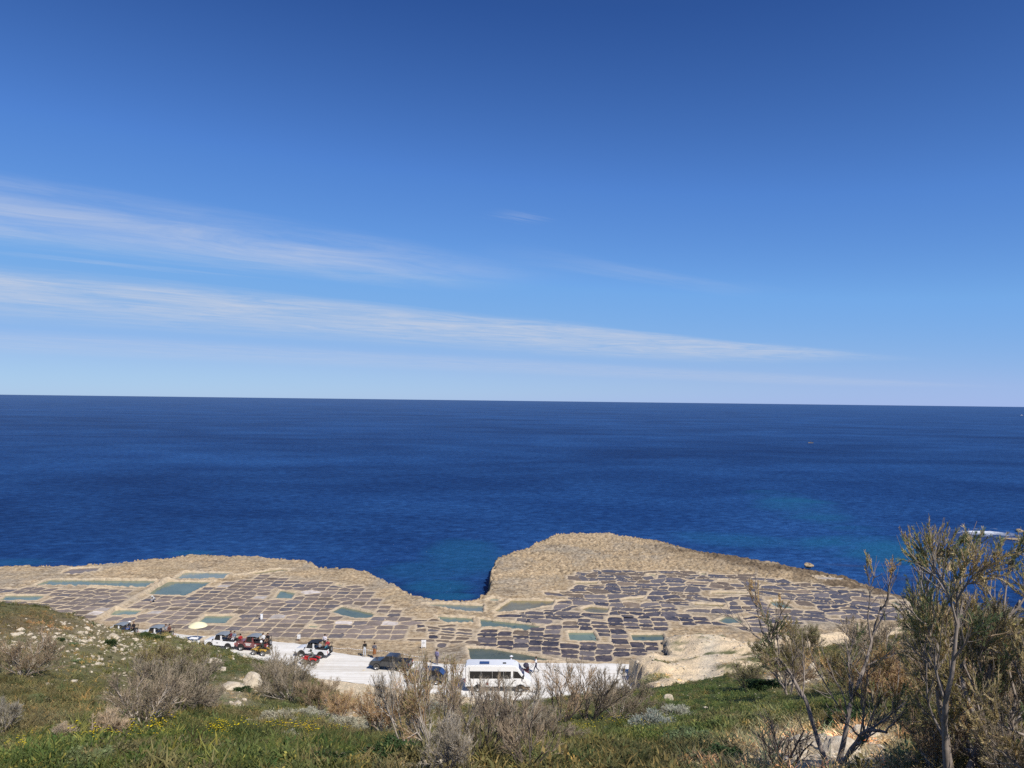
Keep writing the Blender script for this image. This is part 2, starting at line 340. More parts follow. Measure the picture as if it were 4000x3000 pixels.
# pan floors and ponds
def water(name, c0, c1, rough, spec, scale=0.9, strength=0.05, spots=None):
    m, t, b = new_mat(name); g = N(t, 'ShaderNodeNewGeometry'); pos = g.outputs['Position']; oi = N(t, 'ShaderNodeObjectInfo')
    n = noise_tex(t, pos, scale, 5, 0.65); c = mixcol(t, ramp(t, n, [(0.35, 0.0), (0.65, 1.0)]), c0, c1)
    ri = math_node(t, 'MULTIPLY_ADD', oi.outputs['Random'], 0.5, 0.75)
    vm = N(t, 'ShaderNodeVectorMath', operation='SCALE'); t.links.new(c, vm.inputs[0]); t.links.new(ri, vm.inputs[3]); c = vm.outputs[0]
    if spots:
        c = mixcol(t, ramp(t, noise_tex(t, pos, 0.8, 5, 0.7), [(0.60, 0.0), (0.66, 0.8)]), c, spots)
    t.links.new(c, b.inputs['Base Color']); b.inputs['Roughness'].default_value = rough; b.inputs['Specular IOR Level'].default_value = spec
    bump(t, b, noise_tex(t, pos, 5.0, 3), strength, 0.1); return m
M['pan_mauve'] = water('pan_mauve_mud', (0.195, 0.152, 0.122), (0.275, 0.220, 0.180), 0.55, 0.14)
M['pan_brown'] = water('pan_brown_mud', (0.150, 0.110, 0.075), (0.260, 0.200, 0.145), 0.6, 0.25)
M['pan_salt'] = water('pan_salt_crust', (0.36, 0.30, 0.25), (0.66, 0.60, 0.55), 0.8, 0.2)
M['pan_dark'] = water('pan_dark_brine', (0.036, 0.026, 0.022), (0.120, 0.090, 0.072), 0.28, 0.12)
M['pan_slate'] = water('pan_slate_brine', (0.070, 0.055, 0.048), (0.160, 0.126, 0.104), 0.3, 0.12)
M['pan_grey'] = water('pan_grey_brine', (0.125, 0.102, 0.090), (0.205, 0.170, 0.148), 0.4, 0.15)
M['pond'] = water('pond_green_water', (0.120, 0.160, 0.115), (0.160, 0.205, 0.148), 0.15, 0.15, 0.35, 0.03, (0.022, 0.050, 0.048))
M['pond_pale'] = water('pond_milky_water', (0.165, 0.195, 0.150), (0.225, 0.245, 0.190), 0.2, 0.22, 0.3, 0.03)
M['pond_olive'] = water('pond_olive_water', (0.150, 0.125, 0.055), (0.230, 0.205, 0.110), 0.25, 0.35, 0.3, 0.03)
M['pond_dull'] = water('pond_dull_algae', (0.090, 0.115, 0.088), (0.140, 0.160, 0.120), 0.4, 0.3, 0.5, 0.03, (0.03, 0.04, 0.03))
# ------------------------------------------------------------------ hillside shape
_CX = [-1500, 0, 100, 194, 300, 353, 407, 454, 508, 560, 610, 671, 735, 785, 830, 886, 930, 1000, 1080, 1153, 1220, 1298, 1350, 1420, 1520, 1650, 1800, 2000, 2200, 2400, 2550, 2700, 2800, 2900, 3000, 3100, 3200, 3400, 3700, 4000, 5500]
_CY = [2290, 2346, 2364, 2374, 2400, 2412, 2432, 2452, 2466, 2476, 2481, 2484, 2498, 2514, 2526, 2540, 2552, 2572, 2590, 2610, 2640, 2690, 2712, 2745, 2765, 2768, 2755, 2745, 2725, 2702, 2690, 2668, 2650, 2628, 2598, 2568, 2532, 2494, 2462, 2445, 2400]
_CD = [52, 60, 60, 61, 62, 63, 64, 65, 66, 67, 68, 69, 69, 69, 68, 68, 68, 68, 69, 69, 69, 68, 67, 65, 63, 62, 62, 62, 62, 62, 62, 64, 66, 68, 70, 73, 76, 80, 82, 84, 90]
_Y0X = [-1500, 0, 1500, 2500, 3200, 5500]; _Y0 = [11, 11, 9.5, 9.5, 8.5, 8]
def ramp_z(X, Y):
    return np.interp(Y, [70, 80, 88, 97, 112], [4.2, 3.1, 2.0, 1.9, 1.2]) + np.maximum(X - 22, -8) * 0.055
def hit_ramp(px, py):
    d = ray(px, py); Y = np.linspace(66, 125, 1200); X = d[0] / d[1] * Y; Z = CAMZ + d[2] / d[1] * Y
    below = np.nonzero(Z <= ramp_z(X, Y))[0]
    i = below[0] if len(below) else np.argmin(abs(Z - 1.2))
    return (X[i], Y[i])
NOSE = [hit_ramp(*p) for p in [(2545, 2661), (2506, 2636), (2505, 2627), (2525, 2613), (2511, 2598), (2499, 2594), (2487, 2585), (2494, 2578), (2468, 2567),
        (2464, 2555), (2500, 2549), (2550, 2543), (2590, 2545), (2622, 2530), (2612, 2505), (2592, 2490), (2583, 2470), (2589, 2457), (2640, 2446), (2725, 2436),
        (2829, 2443), (2870, 2462), (2933, 2470), (3000, 2454), (3068, 2439), (3200, 2428), (3400, 2417), (3700, 2405), (4100, 2392)]]
NOSE += [(140, 114), (140, 60), (30, 60), (14.5, 66)]
ROAD_FAR = [(-900, 2415), (-300, 2424), (200, 2438), (400, 2450), (540, 2457), (660, 2470), (740, 2478), (830, 2486), (930, 2492), (1060, 2503), (1162, 2512), (1298, 2545), (1411, 2561), (1488, 2570),
            (1610, 2581), (1736, 2591), (1822, 2591), (2007, 2585), (2097, 2587), (2300, 2589), (2500, 2592), (2620, 2596)]
ROAD_NEAR = [(-900, 2465), (-300, 2478), (200, 2500), (500, 2525), (800, 2570), (1000, 2606), (1190, 2640), (1300, 2655), (1400, 2668), (1500, 2682), (1800, 2722), (2100, 2742), (2300, 2722), (2450, 2698), (2560, 2690), (2680, 2690)]
RF = np.array([tuple(P(*p))[:2] for p in ROAD_FAR]); RN = np.array([tuple(P(*p))[:2] for p in ROAD_NEAR])
road_far = lambda X: np.interp(X, RF[:, 0], RF[:, 1]); road_near = lambda X: np.interp(X, RN[:, 0], RN[:, 1])
def hill_z(X, Y, clip=True, detail=True):
    X = np.asarray(X, float); Y = np.asarray(Y, float)
    px = np.clip(2000 + 3000 * X / np.maximum(Y, 5), -1500, 5500)
    C = np.interp(px, _CX, _CY); Yc = np.interp(px, _CX, _CD); Y0 = np.interp(px, _Y0X, _Y0)
    d0 = depf(px, np.full_like(px, 3000.0)); dc = depf(px, C)
    tt = np.clip(np.log(np.maximum(Y, 1) / Y0) / np.log(Yc / Y0), 0, 1)
    z = CAMZ - np.clip(Y, Y0, Yc) * (d0 + (dc - d0) * tt)
    z0 = CAMZ - Y0 * d0
    z = np.where(Y < Y0, z0 + (28.35 - z0) * np.clip((Y0 - Y) / Y0, 0, 1) + 0.12 * np.maximum(-Y, 0), z)
    over = np.maximum(Y - Yc, 0)
    zd = z - 0.62 * over - 0.25 * over * sstep(over, 0, 5)
    lowland = np.where(Y < (road_near(X) + road_far(X)) * 0.5, -0.05, -3.0)
    zl = np.maximum(zd, lowland)
    if detail:
        amp = np.clip(Y / 40, 0.25, 1.0)
        zn = fbm(X * 0.35, Y * 0.35, 4, 3) * 0.30 * amp + fbm(X * 1.7, Y * 1.7, 3, 9) * 0.10
        zl = zl + zn * sstep(zl, 0.0, 1.5) * sstep(Y, 3, 12) + np.where(zl < 0.6, fbm(X * 0.9, Y * 0.9, 4, 5) * 0.05, 0)
    if clip:
        s = sd_poly(X, Y, NOSE) + fbm(X * 0.9, Y * 0.9, 4, 21, 0.65) * 0.75
        zr = ramp_z(X, Y) + fbm(X * 0.22, Y * 0.22, 3, 29) * 0.75 + fbm(X * 0.5, Y * 0.5, 4, 31) * 0.35 + fbm(X * 2.2, Y * 2.2, 3, 33) * 0.16
        # bedding steps on the outcrop
        q = zr + 0.25 * X * 0.1; zr = zr + 0.12 * (np.floor(q * 3) / 3 - q)
        zr = zr * np.where(Y > 86, 0.42 + 0.58 * sstep(s, 0, 4.5), 0.8 + 0.2 * sstep(s, 0, 2)) + fbm(X * 1.3, Y * 1.3, 3, 35) * 0.22 * sstep(3 - s, 0, 2)
        zr = np.where(s > 0, zr, -3.0 + (zr + 3.0) * sstep(s, -0.35, 0.0))
        right = sstep(px, 2380, 2440)
        zl = np.where(right > 0.5, np.maximum(np.maximum(zd + (fbm(X * 0.35, Y * 0.35, 4, 3) * 0.3 if detail else 0), zr), np.where(lowland > -1, lowland, -3.0)), zl)
    return zl
def on_hill(px, py, ymax=100):
    d = ray(px, py); Y = np.concatenate([np.linspace(3, 25, 900), np.linspace(25, ymax, 1500)])
    X = d[0] / d[1] * Y; Z = CAMZ + d[2] / d[1] * Y
    b = np.nonzero(Z <= hill_z(X, Y))[0]
    i = b[0] if len(b) else -1
    return Vector((X[i], Y[i], Z[i]))
# ---- colour zones of the cover, traced on the slope
ZONES = [  # (px, py, rx, ry, colour, bare)
    (300, 2960, 700, 110, (0.085, 0.115, 0.030), 0), (1000, 2950, 500, 90, (0.080, 0.105, 0.030), 0), (200, 2790, 300, 90, (0.165, 0.148, 0.072), 0),
    (60, 2860, 200, 50, (0.135, 0.132, 0.058), 0), (150, 2700, 280, 60, (0.125, 0.125, 0.050), 0), (500, 2560, 420, 80, (0.150, 0.145, 0.065), 0.5),
    (130, 2440, 140, 35, (0.160, 0.120, 0.066), 0.2), (300, 2470, 200, 50, (0.200, 0.175, 0.095), 0.7), (650, 2560, 120, 40, (0.085, 0.115, 0.035), 0.1),
    (850, 2600, 160, 60, (0.085, 0.110, 0.035), 0.1), (930, 2700, 80, 60, (0.300, 0.255, 0.160), 0.8), (1130, 2720, 160, 60, (0.100, 0.115, 0.045), 0.1),
    (1400, 2800, 130, 50, (0.420, 0.340, 0.215), 1.0), (1180, 2860, 260, 60, (0.105, 0.115, 0.045), 0), (1700, 2850, 300, 90, (0.140, 0.130, 0.060), 0.1), (2150, 2880, 320, 70, (0.100, 0.115, 0.040), 0),
    (2650, 2830, 350, 110, (0.075, 0.105, 0.032), 0), (2750, 2690, 260, 60, (0.070, 0.100, 0.032), 0), (2500, 2760, 160, 50, (0.105, 0.115, 0.045), 0),
    (2600, 2960, 300, 50, (0.130, 0.125, 0.055), 0.3), (3130, 2900, 230, 60, (0.640, 0.520, 0.345), 1.0), (3200, 2985, 300, 55, (0.600, 0.490, 0.325), 1.0), (1620, 2998, 200, 14, (0.520, 0.420, 0.270), 1.0),
    (2790, 2985, 130, 30, (0.440, 0.360, 0.230), 0.9), (3100, 2640, 130, 45, (0.500, 0.400, 0.255), 0.95), (3300, 2780, 220, 60, (0.085, 0.110, 0.035), 0), (3650, 2700, 350, 120, (0.120, 0.115, 0.050), 0.1),
    (3480, 2900, 90, 40, (0.560, 0.450, 0.290), 0.9), (3800, 2900, 260, 100, (0.110, 0.115, 0.045), 0.1), (3900, 2560, 400, 110, (0.135, 0.130, 0.060), 0.1), (3300, 2560, 180, 60, (0.130, 0.130, 0.060), 0.2),
    (2950, 2560, 130, 40, (0.110, 0.125, 0.045), 0.2)]
def cover(X, Y, Z):
    px, py = proj(X, Y, Z); jx = fbm(X * 0.4, Y * 0.4, 3, 51) * 60; jy = fbm(X * 0.4, Y * 0.4, 3, 57) * 25
    px = px + jx; py = py + jy
    W = np.full(px.shape, 0.12); c = np.stack([W * 0.125, W * 0.122, W * 0.052], -1); bare = W * 0.15
    for (cx, cy, rx, ry, col, br) in ZONES:
        w = np.exp(-(((px - cx) / rx) ** 2 + ((py - cy) / ry) ** 2) * 1.6) * 1.5
        c = c + w[..., None] * np.array(col); bare = bare + w * br; W = W + w
    c = c / W[..., None]; bare = bare / W
    # sandy verge at the foot and the bare outcrop beyond the crest
    verge = sstep(1.2 - Z, 0, 0.8) * (Y > 55); C = np.interp(np.clip(2000 + 3000 * X / np.maximum(Y, 5), -1500, 5500), _CX, _CD)
    nose = ((Y > C + 4) & (X > 11)).astype(float)
    pl = fbm(X * 0.45 + Y * 0.3, Y * 0.45, 4, 71)
    vegn = sstep(pl, 0.22, 0.42) * nose * 0.9
    path = np.exp(-((X - (19.5 + (Y - 76) * 0.28)) / 1.1) ** 2) * nose
    bn = np.array([0.82, 0.655, 0.45]) * (1 + 0.18 * fbm(X * 0.25, Y * 0.6, 4, 73))[..., None]
    bn = bn * (1 - path[..., None]) + np.array([0.72, 0.63, 0.49]) * path[..., None]
    bn = bn * (1 - vegn[..., None]) + np.array([0.09, 0.11, 0.04]) * vegn[..., None]
    c = c * (1 - nose[..., None]) + bn * nose[..., None]; bare = bare * (1 - nose) + nose * (1 - vegn)
    c = c * (1 - verge[..., None]) + np.array([0.62, 0.52, 0.38]) * verge[..., None]; bare = np.maximum(bare, verge)
    return c, np.clip(bare, 0, 1), nose, verge

nu, nv = 520, 560
vv = np.linspace(0, 1, nv); Yg = -9 + 11.0 * ((125.0 / 11.0 + 1) ** vv - 1) * 1.0
ug = np.linspace(-1.02, 1.15, nu)
YY, UU = np.meshgrid(Yg, ug, indexing='ij'); XX = UU * (YY + 21)
ZZ = hill_z(XX, YY)
def grid_faces(h, w, keep=None):
    i = np.arange(h * w).reshape(h, w)
    f = np.stack([i[:-1, :-1], i[:-1, 1:], i[1:, 1:], i[1:, :-1]], -1).reshape(-1, 4)
    return f if keep is None else f[keep.reshape(-1)]
kp = np.maximum.reduce([ZZ[:-1, :-1], ZZ[1:, 1:], ZZ[1:, :-1], ZZ[:-1, 1:]]) > -2.6
me = mesh_np('hillside', np.stack([XX, YY, ZZ], -1).reshape(-1, 3), grid_faces(nv, nu, kp), M['hill'])
cc, bare, nose, verge = cover(XX.ravel(), YY.ravel(), ZZ.ravel())
a = me.attributes.new('gcol', 'FLOAT_COLOR', 'POINT'); a.data.foreach_set('color', np.concatenate([cc, np.ones((len(cc), 1))], 1).astype(np.float32).ravel())
a = me.attributes.new('gravel', 'FLOAT', 'POINT'); a.data.foreach_set('value', (bare * (1 - verge * 0.7) * (1 - nose * 0.55)).astype(np.float32))
hill = link(bpy.data.objects.new('hillside', me)); tag(hill, 'grassy limestone hillside sloping down to the salt pans', kind='structure')

# ------------------------------------------------------------------ sea
ys = np.array([60, 110, 160, 220, 300, 420, 600, 900, 1500, 3000, 7000, 20000, 60000.0]); us = np.linspace(-2.2, 2.2, 25)
a, c = np.meshgrid(ys, us, indexing='ij')
sea = link(bpy.data.objects.new('sea', mesh_np('sea', np.stack([a * c, a, np.full_like(a, -2.4)], -1).reshape(-1, 3), grid_faces(len(ys), len(us)), M['sea'])))
tag(sea, 'deep blue open sea reaching to the horizon', kind='structure')

# ------------------------------------------------------------------ road
n = 260; xs = np.linspace(-95, 18.5, n); rows = 14; V = []
for j in range(rows):
    s = j / (rows - 1); yj = road_near(xs) * (1 - s) + road_far(xs) * s
    ed = 0.35 * fbm(xs * 0.7, xs * 0 + j, 3, 81) * (1 if j in (0, rows - 1) else 0)
    V.append(np.stack([xs, yj + ed, 0.03 + 0.02 * fbm(xs * 0.5, yj * 0.8, 3, 83) - (0.06 if j in (0, rows - 1) else 0)], -1))
road = link(bpy.data.objects.new('road', mesh_np('road', np.concatenate(V), grid_faces(rows, n), M['road'])))
tag(road, 'white chalk coast road along the salt pans', kind='structure')

# ------------------------------------------------------------------ rock shelf with pans
OUT_PX = [(-700, 2235), (-300, 2228), (0, 2217), (154, 2210), (294, 2210), (466, 2199), (556, 2186), (655, 2181), (768, 2168), (900, 2170), (1008, 2174), (1171, 2190), (1212, 2199), (1237, 2215),
    (1307, 2218), (1411, 2222), (1442, 2231), (1488, 2260), (1533, 2285), (1578, 2314), (1646, 2337), (1736, 2351), (1804, 2349), (1835, 2348), (1880, 2335), (1912, 2317), (1919, 2267), (1932, 2226),
    (1928, 2199), (1962, 2172), (2052, 2145), (2106, 2118), (2179, 2088), (2233, 2083), (2369, 2083), (2436, 2093), (2595, 2104), (2639, 2113), (2775, 2140), (2888, 2156), (2978, 2170), (3068, 2181),
    (3145, 2199), (3294, 2221), (3407, 2262), (3520, 2298), (3610, 2321), (3814, 2357), (4000, 2384), (4500, 2450)]
OUT = [tuple(P(*p))[:2] for p in OUT_PX]; OUT += [(110, 76), (-130, 76)]
PONDS = [  # (pixel outline, material, label)
    ([(131, 2283), (194, 2262), (619, 2266), (565, 2296)], 'pond', 'longest green water basin, behind the small pans'),
    ([(565, 2321), (655, 2269), (836, 2270), (723, 2327)], 'pond', 'large teal water basin beside the raised causeway'),
    ([(678, 2262), (723, 2233), (900, 2235), (872, 2261)], 'pond_pale', 'pale grey green basin behind the large teal one'),
    ([(-8, 2344), (27, 2323), (181, 2324), (145, 2346)], 'pond', 'green basin cut by the edge of the picture'),
    ([(420, 2403), (452, 2379), (560, 2380), (529, 2403)], 'pond', 'small green basin at the foot of the causeway'),
    ([(764, 2434), (805, 2402), (918, 2403), (877, 2437)], 'pond', 'green basin just behind the cream parasol'),
    ([(231, 2240), (280, 2222), (393, 2217), (380, 2233), (280, 2244)], 'pan_grey', None),
    ([(918, 2247), (1094, 2220), (1144, 2224), (1036, 2242)], 'pond_olive', None),
    ([(1070, 2337), (1094, 2303), (1162, 2314), (1135, 2339)], 'pond', None),
    ([(1289, 2389), (1334, 2366), (1474, 2396), (1434, 2416), (1375, 2414)], 'pond', None),
    ([(1196, 2450), (1207, 2439), (1248, 2441), (1235, 2452)], 'pond', None),
    ([(1309, 2285), (1320, 2279), (1343, 2282), (1334, 2289)], 'pond', None),
    ([(1650, 2357), (1749, 2357), (1885, 2362), (1889, 2389), (1794, 2387), (1681, 2366)], 'pond_pale', None),
    ([(1889, 2346), (1925, 2333), (1962, 2339), (1934, 2351)], 'pond_pale', None),
    ([(1925, 2389), (1993, 2342), (2170, 2344), (2156, 2366), (2029, 2387)], 'pond_olive', None),
    ([(1702, 2403), (1846, 2412), (1846, 2434), (1736, 2432)], 'pond', None),
    ([(1873, 2414), (2124, 2443), (2061, 2461), (1916, 2448), (1878, 2448)], 'pond', None),
    ([(2219, 2466), (2317, 2466), (2339, 2504), (2226, 2502)], 'pond', None),
    ([(2459, 2475), (2590, 2475), (2595, 2504), (2475, 2502)], 'pond', None),
    ([(1826, 2527), (1916, 2529), (2097, 2561), (2200, 2583), (1842, 2580)], 'pond_dull', None),
    ([(2265, 2378), (2305, 2366), (2378, 2373), (2369, 2396), (2296, 2391)], 'pond_olive', None),
    ([(2427, 2339), (2518, 2330), (2509, 2342), (2432, 2346)], 'pond_olive', None),
    ([(2246, 2272), (2337, 2272), (2328, 2281), (2251, 2281)], 'pond_olive', None),
    ([(2705, 2355), (2831, 2360), (2824, 2373), (2720, 2366)], 'pond_olive', None),
    ([(2800, 2425), (2833, 2405), (2879, 2409), (2910, 2434), (2842, 2437)], 'pond', None),
    ([(2996, 2348), (3041, 2344), (3105, 2378), (3037, 2375)], 'pond', None),
    ([(2779, 2312), (2842, 2310), (2924, 2314), (2919, 2321), (2779, 2321)], 'pond_olive', None),
    ([(3466, 2348), (3493, 2346), (3529, 2366), (3511, 2368)], 'pond', None),
    ([(2526, 2246), (2532, 2240), (2562, 2241), (2562, 2249)], 'pond', None),
    ([(2734, 2243), (2740, 2235), (2757, 2237), (2757, 2246)], 'pond', None),
    ([(2802, 2267), (2812, 2261), (2851, 2262), (2848, 2268)], 'pond_olive', None),
    ([(3178, 2252), (3290, 2258), (3255, 2268), (3200, 2262)], 'pan_salt', None),
    ([(3545, 2345), (3578, 2338), (3580, 2355), (3552, 2362)], 'pan_salt', None)]
POLY = [np.array([tuple(P(*p))[:2] for p in pp]) for pp, _, _ in PONDS]
def ccw(p):
    x, y = p[:, 0], p[:, 1]; return p if np.sum(x * np.roll(y, -1) - np.roll(x, -1) * y) > 0 else p[::-1]
POLY = [ccw(p) for p in POLY]
def field(pp): return np.array([tuple(P(*p))[:2] for p in pp])
F_LEFT = field([(-260, 2318), (100, 2296), (560, 2300), (700, 2332), (770, 2306), (850, 2284), (950, 2262), (1030, 2246), (1150, 2262), (1330, 2268), (1440, 2300), (1480, 2335), (1510, 2375), (1620, 2408), (1635, 2445),
    (1590, 2502), (1400, 2500), (1180, 2488), (1000, 2475), (880, 2468), (700, 2470), (560, 2462), (420, 2450), (200, 2446), (-260, 2430)])
F_MID = field([(1560, 2420), (1690, 2412), (1730, 2438), (1850, 2440), (1866, 2480), (1850, 2518), (1720, 2522), (1600, 2500)])
F_RN = field([(1866, 2456), (2060, 2466), (2160, 2440), (2230, 2425), (2420, 2412), (2600, 2400), (2760, 2405), (2840, 2445), (2600, 2450), (2600, 2540), (2480, 2560), (2500, 2590), (2210, 2588), (2100, 2558), (1920, 2524), (1850, 2518)])
F_RF = field([(1990, 2395), (2150, 2372), (2210, 2345), (2150, 2320), (2230, 2300), (2200, 2250), (2300, 2225), (2560, 2228), (2900, 2243), (3100, 2268), (3350, 2305), (3600, 2360), (3620, 2420), (3100, 2440), (2950, 2475), (2780, 2440), (2760, 2405), (2420, 2412), (2200, 2432), (2110, 2440), (1960, 2420)])
CAUSEWAY = field([(370, 2418), (398, 2418), (672, 2266), (640, 2264)])
def clip_half(poly, a, b, c):
    """keep a*x+b*y<=c"""
    out = []; n = len(poly)
    for i in range(n):
        p, q = poly[i], poly[(i + 1) % n]; dp = a * p[0] + b * p[1] - c; dq = a * q[0] + b * q[1] - c
        if dp <= 0: out.append(p)
        if (dp < 0 < dq) or (dq < 0 < dp):
            t_ = dp / (dp - dq); out.append((p[0] + (q[0] - p[0]) * t_, p[1] + (q[1] - p[1]) * t_))
    return out
PANS = []
def pans_in(fieldpoly, ang0, ang1, sx, sy, jit, seed, pick, ridge, brick=0.0, merge=0.06):
    r = np.random.default_rng(seed); fx0, fy0 = fieldpoly.min(0); fx1, fy1 = fieldpoly.max(0); cx, cy = (fx0 + fx1) / 2, (fy0 + fy1) / 2
    nx = int((fx1 - fx0) / sx) + 12; ny = int((fy1 - fy0) / sy) + 14; S = []
    drop = set()
    for j in range(-ny // 2, ny // 2 + 1):
        for i in range(-nx // 2, nx // 2 + 1):
            if (i, j) in drop: continue
            u = i * sx + (brick * sx if j % 2 else 0); v = j * sy
            if r.random() < merge: u += sx / 2; drop.add((i + 1, j))
            u += r.uniform(-jit, jit) * sx; v += r.uniform(-jit, jit) * sy
            a_ = ang0 + (ang1 - ang0) * np.clip((u + cx - fx0) / (fx1 - fx0), 0, 1)
            # rows turn slowly along the field while the columns stay near the view direction
            S.append((cx + u, cy + v + math.tan(a_) * u))
    S = np.array(S); sdf = sd_poly(S[:, 0], S[:, 1], fieldpoly); near = sdf > -5
    S = S[near]; sdf = sdf[near]
    for k, (x, y) in enumerate(S):
        if sdf[k] < 0.2: continue
        if sd_poly(np.array([x]), np.array([y]), CAUSEWAY)[0] > -0.9: continue
        if abs(y - road_far(x)) < 2.0 or y < road_far(x) + 1.9: continue
        if sd_poly(np.array([x]), np.array([y]), NOSE)[0] > -0.6: continue
        d2 = ((S - S[k]) ** 2).sum(1); nb = np.nonzero((d2 > 0) & (d2 < (2.6 * max(sx, sy)) ** 2))[0]
        poly = [(x - 4, y - 4), (x + 4, y - 4), (x + 4, y + 4), (x - 4, y + 4)]
        w = ridge * r.uniform(0.6, 1.6)
        for q in nb:
            a_, b_ = S[q] - S[k]; L = math.hypot(a_, b_); poly = clip_half(poly, a_ / L, b_ / L, (a_ * (x + S[q, 0]) / 2 + b_ * (y + S[q, 1]) / 2) / L - w)
        bad = False
        for pp in POLY:
            if abs(pp[:, 0].mean() - x) > 18 or abs(pp[:, 1].mean() - y) > 12: continue
            e = np.roll(pp, -1, 0) - pp; nrm = np.stack([e[:, 1], -e[:, 0]], 1) / np.linalg.norm(e, axis=1)[:, None]
            dist = ((np.array([x, y]) - pp) * nrm).sum(1); q = int(np.argmax(dist))
            if dist[q] < 0.75: bad = True; break
            c_ = (pp[q] * nrm[q]).sum() + 0.42; poly = clip_half(poly, -nrm[q, 0], -nrm[q, 1], -c_)
        if bad or len(poly) < 3: continue
        pa = np.array(poly); ar = abs(np.sum(pa[:, 0] * np.roll(pa[:, 1], -1) - np.roll(pa[:, 0], -1) * pa[:, 1])) / 2
        if ar < 0.7: continue
        if any((q_[0][:, 0].mean() - x) ** 2 + (q_[0][:, 1].mean() - y) ** 2 < 2.4 for q_ in PANS[-700:] if q_[3] != seed): continue
        PANS.append((ccw(pa), pick(r, x, y), ar, seed))
def pans_cut(fieldpoly, ang, wr, hr, warp, wf, seed, pick, ridge, drop, columns):
    """hand-cut pans: rough rectangles split off in turn, rims bent by the rock"""
    r = np.random.default_rng(seed); c0 = fieldpoly.mean(0); ca, sa = math.cos(ang), math.sin(ang)
    loc = (fieldpoly - c0) @ np.array([[ca, -sa], [sa, ca]]); x0, y0 = loc.min(0) - 1; x1, y1 = loc.max(0) + 1; rects = []
    def split(ax, ay, bx, by):
        w, h = bx - ax, by - ay
        if w > wr[1] and (w / wr[1] >= h / hr[1] or h <= hr[1]): q = ax + w * r.uniform(.36, .64); split(ax, ay, q, by); split(q, ay, bx, by)
        elif h > hr[1]: q = ay + h * r.uniform(.36, .64); split(ax, ay, bx, q); split(ax, q, bx, by)
        else: rects.append((ax, ay, bx, by))
    if columns:
        x = x0
        while x < x1:
            w = r.uniform(*wr); y = y0 - r.uniform(0, 1)
            while y < y1: h = r.uniform(*hr); rects.append((x, y, x + w, y + h)); y += h
            x += w
    else: split(x0, y0, x1, y1)
    for ax, ay, bx, by in rects:
        if r.random() < drop: continue
        k = ridge * r.uniform(0.6, 1.5); ax, ay, bx, by = ax + k, ay + k, bx - k, by - k
        if bx - ax < 0.5 or by - ay < 0.5: continue
        s_ = np.linspace(0, 1, 4)[:-1]; E = np.concatenate([np.stack([ax + (bx - ax) * s_, np.full(3, ay)], 1), np.stack([np.full(3, bx), ay + (by - ay) * s_], 1), np.stack([bx - (bx - ax) * s_, np.full(3, by)], 1), np.stack([np.full(3, ax), by - (by - ay) * s_], 1)])
        E[[0, 3, 6, 9]] += (np.array([(ax + bx) / 2, (ay + by) / 2]) - E[[0, 3, 6, 9]]) * r.uniform(0, .16, (4, 1))
        E = c0 + E @ np.array([[ca, sa], [-sa, ca]]); E = E + warp * np.stack([fbm(E[:, 0] * wf, E[:, 1] * wf, 3, 301), fbm(E[:, 0] * wf, E[:, 1] * wf, 3, 307)], 1)
        x, y = E.mean(0); one = lambda pl: sd_poly(np.array([x]), np.array([y]), pl)[0]
        if one(fieldpoly) < 0.2 or y < road_far(x) + 1.4 or one(NOSE) > -0.4: continue
        bad = False; poly = [tuple(q) for q in E]
        for pp in POLY:
            if abs(pp[:, 0].mean() - x) > 18 or abs(pp[:, 1].mean() - y) > 12: continue
            e = np.roll(pp, -1, 0) - pp; nrm = np.stack([e[:, 1], -e[:, 0]], 1) / np.linalg.norm(e, axis=1)[:, None]
            dist = ((np.array([x, y]) - pp) * nrm).sum(1); q = int(np.argmax(dist))
            if dist[q] < 0.6: bad = True; break
            poly = clip_half(poly, -nrm[q, 0], -nrm[q, 1], -((pp[q] * nrm[q]).sum() + 0.40))
        if bad or len(poly) < 3: continue
        pa = np.array(poly); area = abs(np.sum(pa[:, 0] * np.roll(pa[:, 1], -1) - np.roll(pa[:, 0], -1) * pa[:, 1])) / 2
        if area < 0.45: continue
        if any((q_[0][:, 0].mean() - x) ** 2 + (q_[0][:, 1].mean() - y) ** 2 < 2.0 for q_ in PANS if q_[3] != seed): continue
        PANS.append((ccw(pa), pick(r, x, y), area, seed))
def pick_left(r, x, y):
    v = r.random(); return 'pan_salt' if v < 0.035 else ('pan_brown' if v < 0.09 else ('pan_grey' if v < 0.22 else 'pan_mauve'))
def pick_rn(r, x, y):
    v = r.random(); return 'pan_brown' if v < 0.08 else ('pan_grey' if v < 0.20 else ('pan_slate' if v < 0.5 else 'pan_dark'))
def pick_rf(r, x, y):
    v = r.random() + (y - 112) * 0.014; return 'pan_dark' if v < 0.22 else ('pan_slate' if v < 0.60 else ('pan_grey' if v < 0.95 else 'pan_brown'))
def pick_mid(r, x, y):
    v = r.random(); return 'pan_brown' if v < 0.55 else ('pan_dark' if v < 0.8 else 'pan_grey')
pans_in(F_LEFT, R(-11), R(-3), 1.95, 1.95, 0.07, 1, pick_left, 0.085)
pans_cut(F_MID, R(-4), (1.4, 2.9), (1.0, 2.0), 0.9, 0.35, 2, pick_mid, 0.12, 0.12, False)
pans_cut(F_RN, R(-5), (1.6, 2.45), (1.3, 2.6), 0.6, 0.20, 3, pick_rn, 0.05, 0.02, True)
pans_cut(F_RF, R(-3), (1.5, 3.3), (1.4, 2.9), 2.2, 0.22, 4, pick_rf, 0.052, 0.06, False)
gx = np.arange(-100, 92, 0.175); gy = np.concatenate([np.arange(82, 135, 0.145), np.arange(135, 184, 0.26)])
GY, GX = np.meshgrid(gy, gx, indexing='ij')
